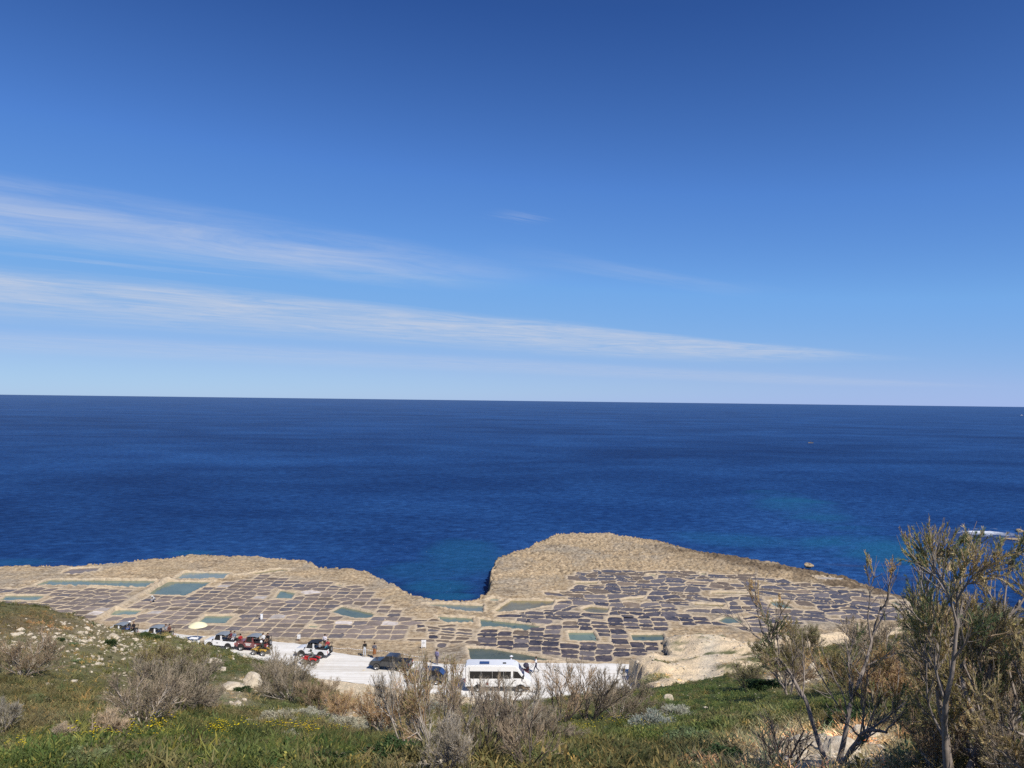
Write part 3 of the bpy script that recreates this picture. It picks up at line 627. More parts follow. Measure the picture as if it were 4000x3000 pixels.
wx = GX + 0.20 * fbm(GX * 1.1, GY * 1.1, 3, 101, 0.6); wy = GY + 0.20 * fbm(GX * 1.1, GY * 1.1, 3, 105, 0.6)
sdo = sd_poly(GX, GY, OUT) + fbm(GX * 0.22, GY * 0.22, 4, 111) * 0.9
rough = np.ones_like(GX)
for f in (F_LEFT, F_MID, F_RN, F_RF): rough *= 1 - 0.86 * sstep(sd_poly(GX, GY, f), -1.2, 0.6)
rough *= 1 - 0.55 * sstep(road_far(GX) + 7 - GY, 0, 3)
pit = np.abs(fbm(GX * 1.0, GY * 1.15, 4, 121, 0.62)); pit2 = fbm(GX * 2.3, GY * 2.1, 2, 131)
far_r = sstep(GX, -6, 6) * sstep(GY, 120, 135)
H = 0.03 + fbm(GX * 0.06, GY * 0.06, 3, 141) * 0.12 * rough + rough * ((0.20 - pit * 1.3) * (0.24 + 0.34 * far_r) + pit2 * (0.10 + 0.17 * far_r)) + pit2 * 0.03
lay = GX * 0.12 + GY * 0.55; H += rough * 0.10 * (np.floor(lay + fbm(GX * 0.2, GY * 0.2, 3, 151) * 2) % 2) * (1 - far_r)
east = sstep(GX, 22, 44) * sstep(GY, 100, 118)
H = H - 1.35 * east * sstep(7.0 - sdo, 0, 7.0)
band = np.floor((sdo + fbm(GX * 0.3, GY * 0.3, 3, 155) * 1.6) / 1.7); H += east * 0.35 * (hash2(band, band * 0 + 3, 5) - 0.5) * sstep(9 - sdo, 0, 2)
ridge = np.zeros_like(GX)
def carve(poly, depth, lip, edge):
    x0, y0 = poly.min(0) - 0.9; x1, y1 = poly.max(0) + 0.9
    i0, i1 = np.searchsorted(gx, (x0, x1)); j0, j1 = np.searchsorted(gy, (y0, y1))
    if i1 <= i0 or j1 <= j0: return
    sl = (slice(j0, j1), slice(i0, i1)); s = sd_poly(wx[sl], wy[sl], poly)
    k = sstep(s, -0.05, edge); H[sl] = H[sl] * (1 - k) + (-depth + pit2[sl] * 0.02) * k
    near = sstep(s, -0.7, -0.1) * (1 - k); H[sl] += near * lip * (1 - ridge[sl]); ridge[sl] = np.maximum(ridge[sl], near)
for p, mt, ar, _ in PANS: carve(p, 0.15, 0.01, 0.12)
for p, (_, mt, _) in zip(POLY, PONDS): carve(p, 0.16 if mt.startswith('pan') else 0.6, 0.08, 0.2)
cw = sstep(sd_poly(wx, wy, CAUSEWAY), -0.3, 0.4); H += cw * 0.32; ridge = np.maximum(ridge, cw * 0.8)
inroad = sstep(road_far(GX) + 0.2 - GY, 0, 0.8); H = H * (1 - inroad) - 0.18 * inroad
lipz = H + 0.0
edge = sstep(sdo, -0.9, 0.0); H = -4.0 + (H + 4.0) * edge - 0.5 * sstep(0.8 - sdo, 0, 0.8) * (1 - east) * (pit > 0.18)
kp = np.maximum.reduce([H[:-1, :-1], H[1:, 1:], H[1:, :-1], H[:-1, 1:]]) > -3.6
me = mesh_np('rock_shelf', np.stack([GX, GY, H], -1).reshape(-1, 3), grid_faces(len(gy), len(gx), kp), M['shelf'])
wet = np.clip(east * sstep(18 - sdo, 0, 11) * (1.0 + 1.5 * fbm(GX * 0.35, GY * 0.5, 4, 161)) + sstep(-0.9 - H, 0, 0.6) * 0.9, 0, 1)
a = me.attributes.new('wet', 'FLOAT', 'POINT'); a.data.foreach_set('value', wet.astype(np.float32).ravel())
a = me.attributes.new('ridge', 'FLOAT', 'POINT'); a.data.foreach_set('value', ridge.astype(np.float32).ravel())
shelf = link(bpy.data.objects.new('rock_shelf', me)); tag(shelf, 'low beige limestone shelf cut into salt pans', kind='structure')
def sheet(poly, z, grow=0.1):
    c = poly.mean(0); d = poly - c; q = c + d * (1 + grow / np.maximum(np.linalg.norm(d, axis=1), 0.3))[:, None]
    n = len(q); V = [(c[0], c[1], z)] + [(x, y, z) for x, y in q]
    return V, [(0, 1 + i, 1 + (i + 1) % n) for i in range(n)]
for (pp, mt, lab), p in zip(PONDS, POLY):
    V, F = sheet(p, -0.05 if mt.startswith('pan') else -0.17, 0.30)
    o = link(bpy.data.objects.new('water_basin', mesh_np('water_basin', np.array(V), np.array(F), M[mt], False)), shelf)
    if lab: o['label'] = lab
order = sorted(range(len(PANS)), key=lambda k: -PANS[k][2] / (PANS[k][0][:, 1].mean() / 100) ** 3)
rest = {}
for rank, k in enumerate(order):
    p, mt, ar, _ = PANS[k]; V, F = sheet(p, -0.022 + 0.012 * (rank % 7 - 3) / 3, 0.14)
    if rank < 290: link(bpy.data.objects.new('salt_pan', mesh_np('salt_pan', np.array(V), np.array(F), M[mt], False)), shelf)
    else:
        v0, f0 = rest.setdefault(mt, ([], [])); f0 += [tuple(len(v0) + i for i in f) for f in F]; v0 += V
V = []; F = []; MI = []; mats = []
for mt, (v0, f0) in rest.items():
    F += [tuple(len(V) + i for i in f) for f in f0]; MI += [len(mats)] * len(f0); V += v0; mats.append(M[mt])
me = mesh_np('far_salt_pans', np.array(V), np.array(F), mats, False); me.polygons.foreach_set('material_index', MI)
o = link(bpy.data.objects.new('far_salt_pans', me), shelf); o['kind'] = 'stuff'
print('pans', len(PANS))
# ------------------------------------------------------------------ plants: materials
def leafmat(name, col, var=0.35, tint=False, rough=0.7):
    m, t, b = new_mat(name); g = N(t, 'ShaderNodeNewGeometry'); oi = N(t, 'ShaderNodeObjectInfo')
    if tint:
        at = N(t, 'ShaderNodeAttribute', attribute_type='INSTANCER', attribute_name='tint'); base = at.outputs['Color']
    else: base = None
    n = noise_tex(t, g.outputs['Position'], 3.5, 3, 0.6); k = ramp(t, n, [(0.3, (1 - var,) * 3), (0.7, (1 + var,) * 3)])
    c = mixcol(t, 1.0, base if base is not None else col, k, 'MULTIPLY')
    c = mixcol(t, 1.0, c, ramp(t, oi.outputs['Random'], [(0.0, (0.82, 0.88, 0.92)), (0.5, (1.0, 1.0, 1.0)), (1.0, (1.18, 1.04, 0.86))]), 'MULTIPLY')
    ri = math_node(t, 'MULTIPLY_ADD', g.outputs['Random Per Island'], 0.7, 0.65)
    v = N(t, 'ShaderNodeVectorMath', operation='SCALE'); t.links.new(c, v.inputs[0]); t.links.new(ri, v.inputs[3])
    t.links.new(v.outputs[0], b.inputs['Base Color']); b.inputs['Roughness'].default_value = rough; b.inputs['Specular IOR Level'].default_value = 0.25
    tr = N(t, 'ShaderNodeBsdfTranslucent'); t.links.new(v.outputs[0], tr.inputs[0]); mx = N(t, 'ShaderNodeMixShader'); mx.inputs[0].default_value = 0.35
    t.links.new(b.outputs[0], mx.inputs[1]); t.links.new(tr.outputs[0], mx.inputs[2]); t.links.new(mx.outputs[0], t.nodes['Material Output'].inputs[0])
    return m
M['bark'] = simple('pale_bark', (0.44, 0.38, 0.32), 0.9, 0, 0.5, 9.0, 0.2)
M['trunkbark'] = simple('blotched_bark', (0.27, 0.225, 0.19), 0.9, 0, 0.75, 14.0, 0.2)
M['barkdark'] = simple('dark_bark', (0.13, 0.105, 0.085), 0.9, 0, 0.5, 7.0, 0.2)
M['twig'] = leafmat('grey_brown_twig', (0.48, 0.38, 0.275), 0.3)
M['twigpale'] = leafmat('straw_twig', (0.58, 0.50, 0.40), 0.3)
M['twigred'] = leafmat('red_brown_twig', (0.50, 0.375, 0.28), 0.3)
M['olive'] = leafmat('olive_foliage', (0.34, 0.31, 0.125)); M['gold'] = leafmat('golden_foliage', (0.60, 0.45, 0.215))
M['green'] = leafmat('green_foliage', (0.19, 0.235, 0.105)); M['dull'] = leafmat('dull_brown_foliage', (0.35, 0.285, 0.180))
M['silver'] = leafmat('silver_foliage', (0.42, 0.42, 0.33)); M['dark'] = leafmat('dark_green_foliage', (0.060, 0.100, 0.034))
M['tuft'] = leafmat('grass_blades', (0.1, 0.1, 0.04), 0.2, True)
M['petal'] = leafmat('yellow_petals', (0.80, 0.62, 0.02), 0.1); M['stalk'] = leafmat('flower_stalk', (0.07, 0.10, 0.03))
# ------------------------------------------------------------------ plants: geometry
def unit(v): return v / np.maximum(np.linalg.norm(v, axis=-1, keepdims=True), 1e-9)
def tubes(Pn, Rn, k=3):
    n_, s = Pn.shape[:2]; T = unit(np.gradient(Pn, axis=1)); ref = np.where(np.abs(T[..., 2:3]) > 0.9, np.array([1.0, 0, 0]), np.array([0, 0, 1.0]))
    A = unit(np.cross(T, ref)); B = np.cross(T, A); th = np.arange(k) * 2 * np.pi / k
    V = Pn[:, :, None] + (A[:, :, None] * np.cos(th)[:, None] + B[:, :, None] * np.sin(th)[:, None]) * Rn[:, :, None, None]
    idx = np.arange(n_ * s * k).reshape(n_, s, k); nx = np.roll(idx, -1, 2)
    F = np.stack([idx[:, :-1], nx[:, :-1], nx[:, 1:], idx[:, 1:]], -1).reshape(-1, 4)
    return V.reshape(-1, 3), F
def curve_from(start, d, L, n, up, wig, r):
    """integrate bending shoots; start (N,3), d (N,3), L (N,)"""
    Pn = np.zeros((len(start), n, 3)); Pn[:, 0] = start; d = unit(d)
    for i in range(1, n):
        d = unit(d + np.array([0, 0, up]) + r.normal(0, wig, d.shape)); Pn[:, i] = Pn[:, i - 1] + d * (L / (n - 1))[:, None]
    return Pn
def grow(Pn, m_, t0, t1, ang, L0, L1, n, up, wig, r, taper=True):
    N_, s = Pn.shape[:2]; pi = np.repeat(np.arange(N_), m_); t_ = r.uniform(t0, t1, len(pi)) * (s - 1)
    i = np.minimum(t_.astype(int), s - 2); f = (t_ - i)[:, None]; st = Pn[pi, i] * (1 - f) + Pn[pi, i + 1] * f
    T = unit(Pn[pi, i + 1] - Pn[pi, i]); q = unit(np.cross(T, r.normal(size=T.shape)))
    a = r.uniform(ang[0], ang[1], len(pi))[:, None]; d = T * np.cos(a) + q * np.sin(a)
    L = r.uniform(L0, L1, len(pi)) * (1.15 - 0.5 * (t_ / (s - 1)) if taper else 1)
    return curve_from(st, d, L, n, up, wig, r)
def radii(Pn, r0, r1): return np.broadcast_to(np.linspace(r0, r1, Pn.shape[1]), Pn.shape[:2]).copy()
def leaves(Pn, m_, t0, t1, ln, wd, ang, r):
    """narrow leaf blades along shoots"""
    N_, s = Pn.shape[:2]; pi = np.repeat(np.arange(N_), m_); t_ = r.uniform(t0, t1, len(pi)) * (s - 1)
    i = np.minimum(t_.astype(int), s - 2); f = (t_ - i)[:, None]; st = Pn[pi, i] * (1 - f) + Pn[pi, i + 1] * f
    T = unit(Pn[pi, i + 1] - Pn[pi, i]); q = unit(np.cross(T, r.normal(size=T.shape))); a = r.uniform(ang[0], ang[1], len(pi))[:, None]
    d = T * np.cos(a) + q * np.sin(a); w = unit(np.cross(d, r.normal(size=d.shape)))
    L = (r.uniform(0.6, 1.3, len(pi)) * ln)[:, None]; W = wd * r.uniform(0.7, 1.3, len(pi))[:, None]
    mid = st + d * L * 0.5
    V = np.stack([st, mid + w * W, st + d * L, mid - w * W], 1).reshape(-1, 3)
    return V, np.arange(len(V)).reshape(-1, 4)
def join(parts):
    V = []; F = []; o = 0
    for v, f in parts: V.append(v); F.append(f + o); o += len(v)
    return np.concatenate(V), np.concatenate(F)
def stems(r, n_, tilt0, tilt1, L0, L1, seg, up, wig, base=0.04):
    a = r.uniform(0, 2 * np.pi, n_) ; a = np.arange(n_) * 2 * np.pi / n_ + r.uniform(-0.5, 0.5, n_); t_ = r.uniform(tilt0, tilt1, n_)
    d = np.stack([np.cos(a) * np.sin(t_), np.sin(a) * np.sin(t_), np.cos(t_)], -1)
    st = np.stack([np.cos(a), np.sin(a), np.zeros(n_) - 0.02], -1) * base * np.array([1, 1, 1])
    return curve_from(st, d, r.uniform(L0, L1, n_), seg, up, wig, r)
PROTO = {}
def proto(key, parts): PROTO[key] = [(nm, mesh_np(nm, v, f, M[mt], sm)) for nm, (v, f), mt, sm in parts]
def dry_bush(key, seed, tw, leaf, tilt=1.05, dense=1.0, amount=3):
    r = np.random.default_rng(seed); s0 = stems(r, 9, 0.25, tilt, 0.62, 0.86, 6, 0.07, 0.12)
    s1 = grow(s0, int(8 * dense), 0.15, 1.0, (0.3, 0.8), 0.28, 0.5, 5, 0.10, 0.10, r)
    s2 = grow(s1, 8, 0.15, 1.0, (0.25, 0.7), 0.13, 0.27, 4, 0.10, 0.10, r)
    s3 = grow(s2, 5, 0.2, 1.0, (0.2, 0.7), 0.06, 0.13, 3, 0.08, 0.08, r)
    proto(key, [('trunk', join([tubes(s0, radii(s0, 0.016, 0.006), 5), tubes(s1, radii(s1, 0.007, 0.003), 4)]), 'bark' if seed % 2 else 'barkdark', True),
                ('crown', join([tubes(s2, radii(s2, 0.0036, 0.0018), 3), tubes(s3, radii(s3, 0.0024, 0.0012), 3)]), tw, False),
                ('foliage', leaves(s3, amount, 0.2, 1.0, 0.034, 0.0034, (0.2, 0.9), r), leaf, False)])
dry_bush('dry0', 1, 'twig', 'dull'); dry_bush('dry1', 2, 'twig', 'dull', 0.9, 1.2); dry_bush('dry2', 3, 'twigpale', 'dull', 0.75, 1.1, 2)
dry_bush('dry3', 5, 'twigred', 'gold', 0.95, 1.0, 3); dry_bush('dry4', 8, 'twig', 'olive', 1.0, 1.1, 5)
def bare_shrub(key, seed):
    r = np.random.default_rng(seed); s0 = stems(r, 6, 0.2, 0.9, 0.6, 0.9, 7, 0.05, 0.16); s1 = grow(s0, 6, 0.25, 1.0, (0.4, 0.9), 0.25, 0.5, 6, 0.10, 0.14, r)
    s2 = grow(s1, 6, 0.2, 1.0, (0.3, 0.8), 0.12, 0.25, 4, 0.10, 0.12, r); s3 = grow(s2, 4, 0.3, 1.0, (0.3, 0.8), 0.05, 0.11, 3, 0.05, 0.1, r)
    proto(key, [('trunk', join([tubes(s0, radii(s0, 0.026, 0.008), 6), tubes(s1, radii(s1, 0.009, 0.004), 4)]), 'barkdark', True),
                ('crown', join([tubes(s2, radii(s2, 0.0045, 0.002), 3), tubes(s3, radii(s3, 0.0025, 0.0014), 3)]), 'twigred', False)])
dry_bush('thin0', 12, 'twig', 'dull', 0.9, 0.6, 1); dry_bush('thin1', 13, 'twigpale', 'dull', 0.8, 0.6, 1)
dry_bush('thin2', 15, 'twig', 'olive', 0.7, 0.55, 2)
bare_shrub('bare0', 21); bare_shrub('bare1', 22)
def tamarisk(key, seed, nst, tilt, lean, gmix, full=0.58):
    r = np.random.default_rng(seed)
    s0 = stems(r, nst, 0.25, tilt, 0.70, 0.98, 9, 0.06, 0.21, 0.05)
    s0[:, :, 0] += lean * (np.linspace(0, 1, 9) ** 1.3)
    s1 = grow(s0, 9, 0.25, 1.0, (0.45, 1.0), 0.26, 0.50, 7, 0.09, 0.17, r)
    s2 = grow(s1, 9, 0.3, 1.0, (0.3, 0.8), 0.12, 0.24, 5, 0.09, 0.15, r)
    keep = r.random(len(s2)) < full; s2f = s2[keep]
    s3 = grow(s2f, 7, 0.15, 1.0, (0.2, 0.7), 0.05, 0.12, 4, 0.06, 0.10, r)
    # colour masses follow the limb they grow on
    limb = np.repeat(np.repeat(np.arange(len(s1)), 9)[keep], 7); pick = r.random(len(s1))[limb] + r.uniform(-0.18, 0.18, len(limb))
    parts = [('trunk', tubes(s0, radii(s0, 0.019, 0.006), 8), 'trunkbark', True),
             ('branches', join([tubes(s1, radii(s1, 0.0065, 0.0024), 5), tubes(s2, radii(s2, 0.0027, 0.0013), 3)]), 'trunkbark', True),
             ('crown', tubes(s3, radii(s3, 0.0018, 0.0010), 3), 'twig', False)]
    lo = 0.0
    for mt, hi in gmix:
        q = s3[(pick >= lo) & (pick < hi)] if hi < 1 else s3[pick >= lo]; lo = hi
        if len(q): parts.append(('foliage', leaves(q, 42, 0.0, 1.12, 0.017, 0.0016, (0.15, 0.85), r), mt, False))
    proto(key, parts)
tamarisk('tam0', 31, 4, 0.95, 0.05, [('green', 0.36), ('olive', 0.66), ('gold', 1.0)], 0.46)
tamarisk('tam1', 32, 4, 1.0, -0.06, [('green', 0.30), ('olive', 0.55), ('gold', 1.0)])
tamarisk('tam2', 37, 4, 1.05, 0.16, [('olive', 0.50), ('dull', 0.8), ('gold', 1.0)])
tamarisk('tam3', 39, 3, 0.95, 0.16, [('green', 0.45), ('olive', 0.75), ('gold', 1.0)], 0.20)
def cushion(key, seed, mt, n_, ln, wd, flat, stem='twig'):
    r = np.random.default_rng(seed); u = r.normal(size=(n_, 3)); u[:, 2] = np.abs(u[:, 2]); u = unit(u)
    lump = 0.75 + 0.25 * np.sin(u[:, 0] * 5 + seed) * np.cos(u[:, 1] * 6 - seed) + r.uniform(-0.14, 0.14, n_)
    tip = u * lump[:, None] * np.array([1, 1, flat]); st = tip * r.uniform(0.35, 0.6, (n_, 1))
    Pn = np.stack([st, (st + tip) / 2 + r.normal(0, 0.02, st.shape), tip], 1)
    proto(key, [('crown', tubes(Pn[::2], radii(Pn[::2], 0.008, 0.004), 3), stem, False), ('foliage', leaves(Pn, 7, 0.2, 1.05, ln, wd, (0.2, 1.1), r), mt, False)])
cushion('silver0', 41, 'silver', 900, 0.13, 0.014, 0.75, 'twigpale'); cushion('silver1', 42, 'silver', 800, 0.15, 0.016, 0.6, 'twigpale')
cushion('dark0', 43, 'dark', 1300, 0.11, 0.030, 0.62); cushion('dark1', 44, 'green', 1300, 0.13, 0.026, 0.55)
def plant(kind, px, py, hpx, name, label, cat, group=None, sx=1.0, rz=None, Y=None, sink=0.0):
    p = on_hill(px, py) if Y is None else None
    if Y is not None:
        x = float(toX(px, py, Y)); p = Vector((x, Y, float(hill_z(x, Y))))
    h = hpx * p.y / FPX; t_ = empty(name, (p.x, p.y, p.z - sink), random.uniform(0, 6.28) if rz is None else rz)
    t_.scale = (h * sx, h * sx, h)
    for nm, me_ in PROTO[kind]: link(bpy.data.objects.new(nm, me_), t_)
    return tag(t_, label, cat, group)
G1 = 'dry twiggy bushes on the slope'; G2 = 'tamarisk trees beside the viewpoint'; G3 = 'silver leaved bushes'; G4 = 'low dark green cushions'
BUSH = [
 ('dry0', 95, 2640, 165, 'grey twiggy bush on the upper grass at the picture edge', 1.25), ('dry2', 10, 2862, 130, 'pale twigs poking in at the very edge above the green grass', 1.0),
 ('dry0', 560, 2845, 215, 'largest grey twiggy bush behind the yellow flowers', 1.15), ('dry1', 690, 2790, 225, 'tall twiggy bush just behind the largest grey bush', 1.1),
 ('dry4', 735, 2665, 150, 'dark twiggy bush below the white pickup with passengers', 1.2), ('dry4', 620, 2655, 150, 'small olive twiggy bush on the crest below the parasol', 0.8), ('dry2', 430, 2890, 110, 'low pale straw coloured bush above the yellow flowers', 1.6),
 ('dry2', 240, 2905, 70, 'lowest whitish straw bush beside the silver bush', 1.6), ('dry1', 790, 2775, 100, 'twiggy bush before the cream rock slab', 1.2), ('dry0', 1075, 2690, 140, 'twiggy bush right of the craggy cream rock', 1.1),
 ('dry0', 1130, 2735, 150, 'twiggy bush on the crest below the red quad bike', 1.1), ('dry1', 1245, 2775, 120, 'twiggy bush at the end of the crest by the sandy verge', 1.1), ('dry3', 1330, 2815, 110, 'small red brown bush above the sandy bank', 1.1),
 ('dry3', 1500, 2875, 200, 'reddish twiggy bush beside the sandy bank', 1.0), ('thin1', 1600, 2960, 400, 'twiggy bush in front of the dark pickup', 0.62), ('thin2', 1690, 2955, 390, 'tallest olive brown bush in front of the dark car', 0.62),
 ('thin1', 1790, 2900, 260, 'rusty toned bush below the minibus rear', 0.8), ('thin0', 1880, 2985, 340, 'grey bush covering the minibus side', 0.75), ('thin1', 1990, 2940, 280, 'pale twig bush below the minibus front', 0.8),
 ('thin0', 2060, 3010, 280, 'twiggy bush at the bottom edge before the minibus', 0.9), ('dry2', 1760, 3040, 230, 'pale tangled bush at the bottom edge over the stones', 1.0), ('thin0', 2190, 2850, 250, 'open branched bush beside the stroller', 0.85),
 ('thin0', 2300, 2830, 240, 'wide olive bush covering the end of the road', 1.0), ('dry0', 2420, 2810, 170, 'grey bush where the road meets the outcrop', 1.1), ('dry1', 2120, 2920, 150, 'low twiggy bush above the green slope', 1.2),
 ('dry4', 2920, 2700, 110, 'small olive bush on the rim of the bare outcrop', 1.0), ('dry0', 3070, 2680, 160, 'grey bush against the pale bank', 1.0), ('dry3', 3480, 2800, 260, 'red brown thicket behind the leaning tree', 1.0),
 ('dry2', 3600, 2740, 230, 'grey thicket between the two tamarisk crowns', 1.1), ('dry4', 3330, 2700, 170, 'olive thicket behind the leaning tree top', 1.0), ('dry3', 3780, 2830, 280, 'rusty thicket under the tall tamarisk', 0.9),
 ('dry2', 3930, 2880, 330, 'grey thicket at the picture edge under the tamarisk', 0.9), ('dry1', 3860, 2700, 260, 'brown thicket behind the tall tamarisk trunk', 1.0), ('dry3', 3650, 3020, 240, 'red brown twigs at the bottom edge below the tall tamarisk', 0.9),
 ('dry0', 3950, 3060, 260, 'grey twigs in the bottom corner', 0.9), ('dry4', 3160, 2560, 120, 'small green tipped bush on the bare outcrop slope', 0.9), ('dry0', 3420, 2590, 170, 'faded bush above the right thicket', 1.2), ('dry1', 3720, 2590, 190, 'faded thicket behind the tall tamarisk', 1.3), ('dry4', 3940, 2560, 200, 'olive thicket on the far slope at the picture edge', 1.3)]
for k, x, y, h, lab, sx in BUSH: plant(k, x, y, h, 'dry_bush', lab, 'bush', G1, sx)
plant('bare0', 3060, 3020, 230, 'bare_shrub', 'dark stemmed leafless shrub over the pale gravel', 'shrub', None, 0.95)
plant('bare0', 3900, 3080, 300, 'bare_shrub', 'leafless shrub at the foot of the tall tamarisk', 'shrub', None, 0.9, 2.0)
plant('tam3', 3250, 2975, 700, 'tamarisk_tree', 'leaning tamarisk with dark forked trunk above the gravel', 'tree', G2, 0.76, 0.25)
plant('tam0', 3750, 3080, 1060, 'tamarisk_tree', 'tallest tamarisk with tips standing against the sea', 'tree', G2, 0.72, 0.6)
plant('tam1', 4010, 3060, 960, 'tamarisk_tree', 'tamarisk with golden sprays cut by the picture edge', 'tree', G2, 0.72, 2.4)
plant('tam2', 3870, 2990, 640, 'tamarisk_tree', 'tamarisk with brown sprays between the two tall ones', 'tree', G2, 0.8, 5.2)
plant('tam2', 3080, 2720, 280, 'tamarisk_tree', 'small tamarisk sapling beside the bare outcrop', 'tree', G2, 0.7, 3.6)
plant('tam1', 3420, 2790, 300, 'tamarisk_tree', 'golden tamarisk behind the leaning one', 'tree', G2, 0.62, 1.3)
plant('tam0', 3860, 2790, 420, 'tamarisk_tree', 'tamarisk standing behind the two tall ones', 'tree', G2, 0.7, 4.4)
for k, x, y, h, lab, sx in [('silver0', 1075, 2825, 62, 'silver bush above the yellow flowers, biggest of the pair', 1.5), ('silver1', 1195, 2805, 50, 'silver bush below the twiggy crest', 1.6), ('silver1', 1345, 2850, 66, 'silver bush beside the sandy bank', 1.5),
     ('silver0', 1460, 2855, 60, 'silver bush at the foot of the reddish bush', 1.3), ('silver0', 1690, 2775, 46, 'silver bush on the crest behind the olive brown bush', 1.4), ('silver0', 2550, 2850, 84, 'silver bush alone on the dark green slope', 1.2), ('silver1', 2640, 2800, 60, 'grey green bush beside the pink boulder', 1.4),
     ('silver1', 1120, 2880, 34, 'smallest silver bush, among the yellow flowers', 1.5), ('silver1', 215, 2895, 46, 'flat silver bush near the straw bushes', 2.0), ('silver0', 2370, 2870, 34, 'little silver bush near the white stones', 1.4)]:
    plant(k, x, y, h, 'silver_bush', lab, 'bush', G3, sx)
for k, x, y, h, lab, sx in [('dark0', 1530, 2975, 120, 'biggest dark green cushion, at the bottom beside the grey trunks', 1.1), ('dark0', 1290, 3000, 80, 'dark green mound at the bottom edge', 1.6), ('dark1', 300, 3000, 80, 'broad bluish green mound at the bottom edge', 2.0),
     ('dark0', 2840, 2975, 70, 'dark green cushion beside the pale gravel', 1.6), ('dark0', 3000, 2700, 60, 'dark green clump on the outcrop rim', 1.7), ('dark0', 428, 2518, 30, 'round green cushion in front of the arched boulder', 1.0), ('dark0', 230, 2502, 16, 'small green cushion on the stony slope', 1.5),
     ('dark1', 282, 2522, 17, 'green cushion on the stony slope beside the pale stones', 1.5), ('dark0', 560, 2488, 22, 'green clump in front of the first pickup', 2.0), ('dark0', 600, 2500, 22, 'green clump in front of the second pickup', 2.0), ('dark1', 300, 2590, 20, 'green cushion in the middle of the grass', 1.7),
     ('dark1', 355, 2745, 34, 'green cushion beside the white stones', 1.6), ('dark0', 3350, 2840, 90, 'dark green bush below the golden tamarisk', 1.4), ('dark1', 2700, 2900, 60, 'green mound in the middle of the dark slope', 1.8), ('dark0', 940, 2700, 28, 'green clump beside the cream slab', 1.6), ('dark1', 110, 2740, 34, 'green clump in the dry grass', 2.0)]:
    plant(k, x, y, h, 'green_cushion', lab, 'shrub', G4, sx)

# ------------------------------------------------------------------ stones
def rock_mesh(name, seed, flat=0.7, rough_=0.28, sub=3):
    bm = bmesh.new(); bmesh.ops.create_icosphere(bm, subdivisions=sub, radius=1.0); r = np.random.default_rng(seed)
    pl = [(Vector(r.normal(size=3)).normalized(), r.uniform(0.55, 0.9)) for _ in range(9)]
    for v in bm.verts:
        for n_, d_ in pl:
            e = v.co.dot(n_) - d_
            if e > 0: v.co -= n_ * e * 0.85
        c = v.co * 1.9; v.co *= 1 + rough_ * (float(fbm(np.array(c.x + c.z * 0.7 + seed), np.array(c.y - c.z * 0.6), 3, seed)))
        v.co.z *= flat
    me_ = bpy.data.meshes.new(name); bm.to_mesh(me_); bm.free(); me_.materials.append(M['stone']); return me_
ROCKS = [rock_mesh('rock', 60 + i, 0.55 + 0.08 * i) for i in range(5)]
def rock(px, py, w, label, hs=1.0, i=None, name='limestone_rock', asp=1.0, rz=None, group='pale limestone rocks on the slope'):
    p = on_hill(px, py); s = w * p.y / FPX * 0.5; i = random.randrange(5) if i is None else i
    o = link(bpy.data.objects.new(name, ROCKS[i])); o.location = (p.x, p.y + s * 0.3, p.z + s * 0.12 * hs); o.scale = (s, s * asp, s * hs); o.rotation_euler = (0, 0, random.uniform(0, 6) if rz is None else rz)
    return tag(o, label, 'rock', group)
for a in [(443, 2492, 44, 'arched white boulder on the stony slope', 1.2, 0), (344, 2702, 26, 'small white stone behind the green cushion'), (398, 2714, 40, 'white stone at the edge of the twiggy bush'), (412, 2742, 34, 'white stone below its neighbour by the twiggy bush'),
          (115, 2483, 22, 'pale stone on the upper slope, higher of two'), (130, 2495, 20, 'pale stone on the upper slope, lower of two'), (174, 2526, 26, 'white stone beside the grey edge bush'), (240, 2533, 22, 'flat pale stone on the mid slope'), (307, 2586, 28, 'flat white stone in the grass'),
          (386, 2582, 30, 'flat white stone right of its twin in the grass'), (615, 2572, 26, 'pale stone below the second pickup'), (712, 2634, 22, 'white stone under the dark twiggy bush'), (954, 2738, 24, 'rounded white stone below the cream slab'), (909, 2692, 105, 'cream rock slab on the crest', 0.6, 1),
          (978, 2684, 84, 'craggy cream rock with a dark hollow', 1.35, 3), (823, 2590, 70, 'tan rock bank below the red pickup', 0.5, 2), (967, 2826, 40, 'white stones by the silver bush', 0.8), (1425, 2758, 60, 'cream rock at the top of the sandy bank', 0.7), (1440, 2800, 90, 'cream bank rock below the verge', 0.5, 1),
          (2613, 2735, 38, 'pinkish boulder alone on the green slope', 1.15, 4), (2300, 2893, 24, 'white stone among the yellow flowers, bigger of two'), (2322, 2886, 17, 'white stone among the yellow flowers, smaller of two'), (2660, 2948, 24, 'pale stone on the lower green slope'), (2590, 2955, 22, 'pale stone beside the dry plant'),
          (3290, 2935, 150, 'broad cream boulder under the leaning trunk', 0.75, 1), (3390, 2880, 120, 'cream ledge behind the boulders', 0.6, 2), (3545, 2940, 56, 'block shaped cream boulder', 1.1, 3), (3632, 2840, 66, 'upright cream boulder by the tamarisk stems', 1.2, 0), (3600, 2955, 40, 'tan boulder beside the block shaped one', 1.0, 4),
          (2975, 2985, 46, 'cream stone on the gravel near the bottom edge', 0.9), (3120, 2890, 60, 'cream rock at the gravel rim', 0.6), (3170, 2620, 60, 'pale rock face on the bank behind the trees', 1.0), (1560, 3000, 40, 'cream stone at the bottom edge'), (1650, 2996, 46, 'larger cream stone at the bottom edge'), (2080, 2760, 26, 'pale rock under the minibus')]:
    rock(*a)

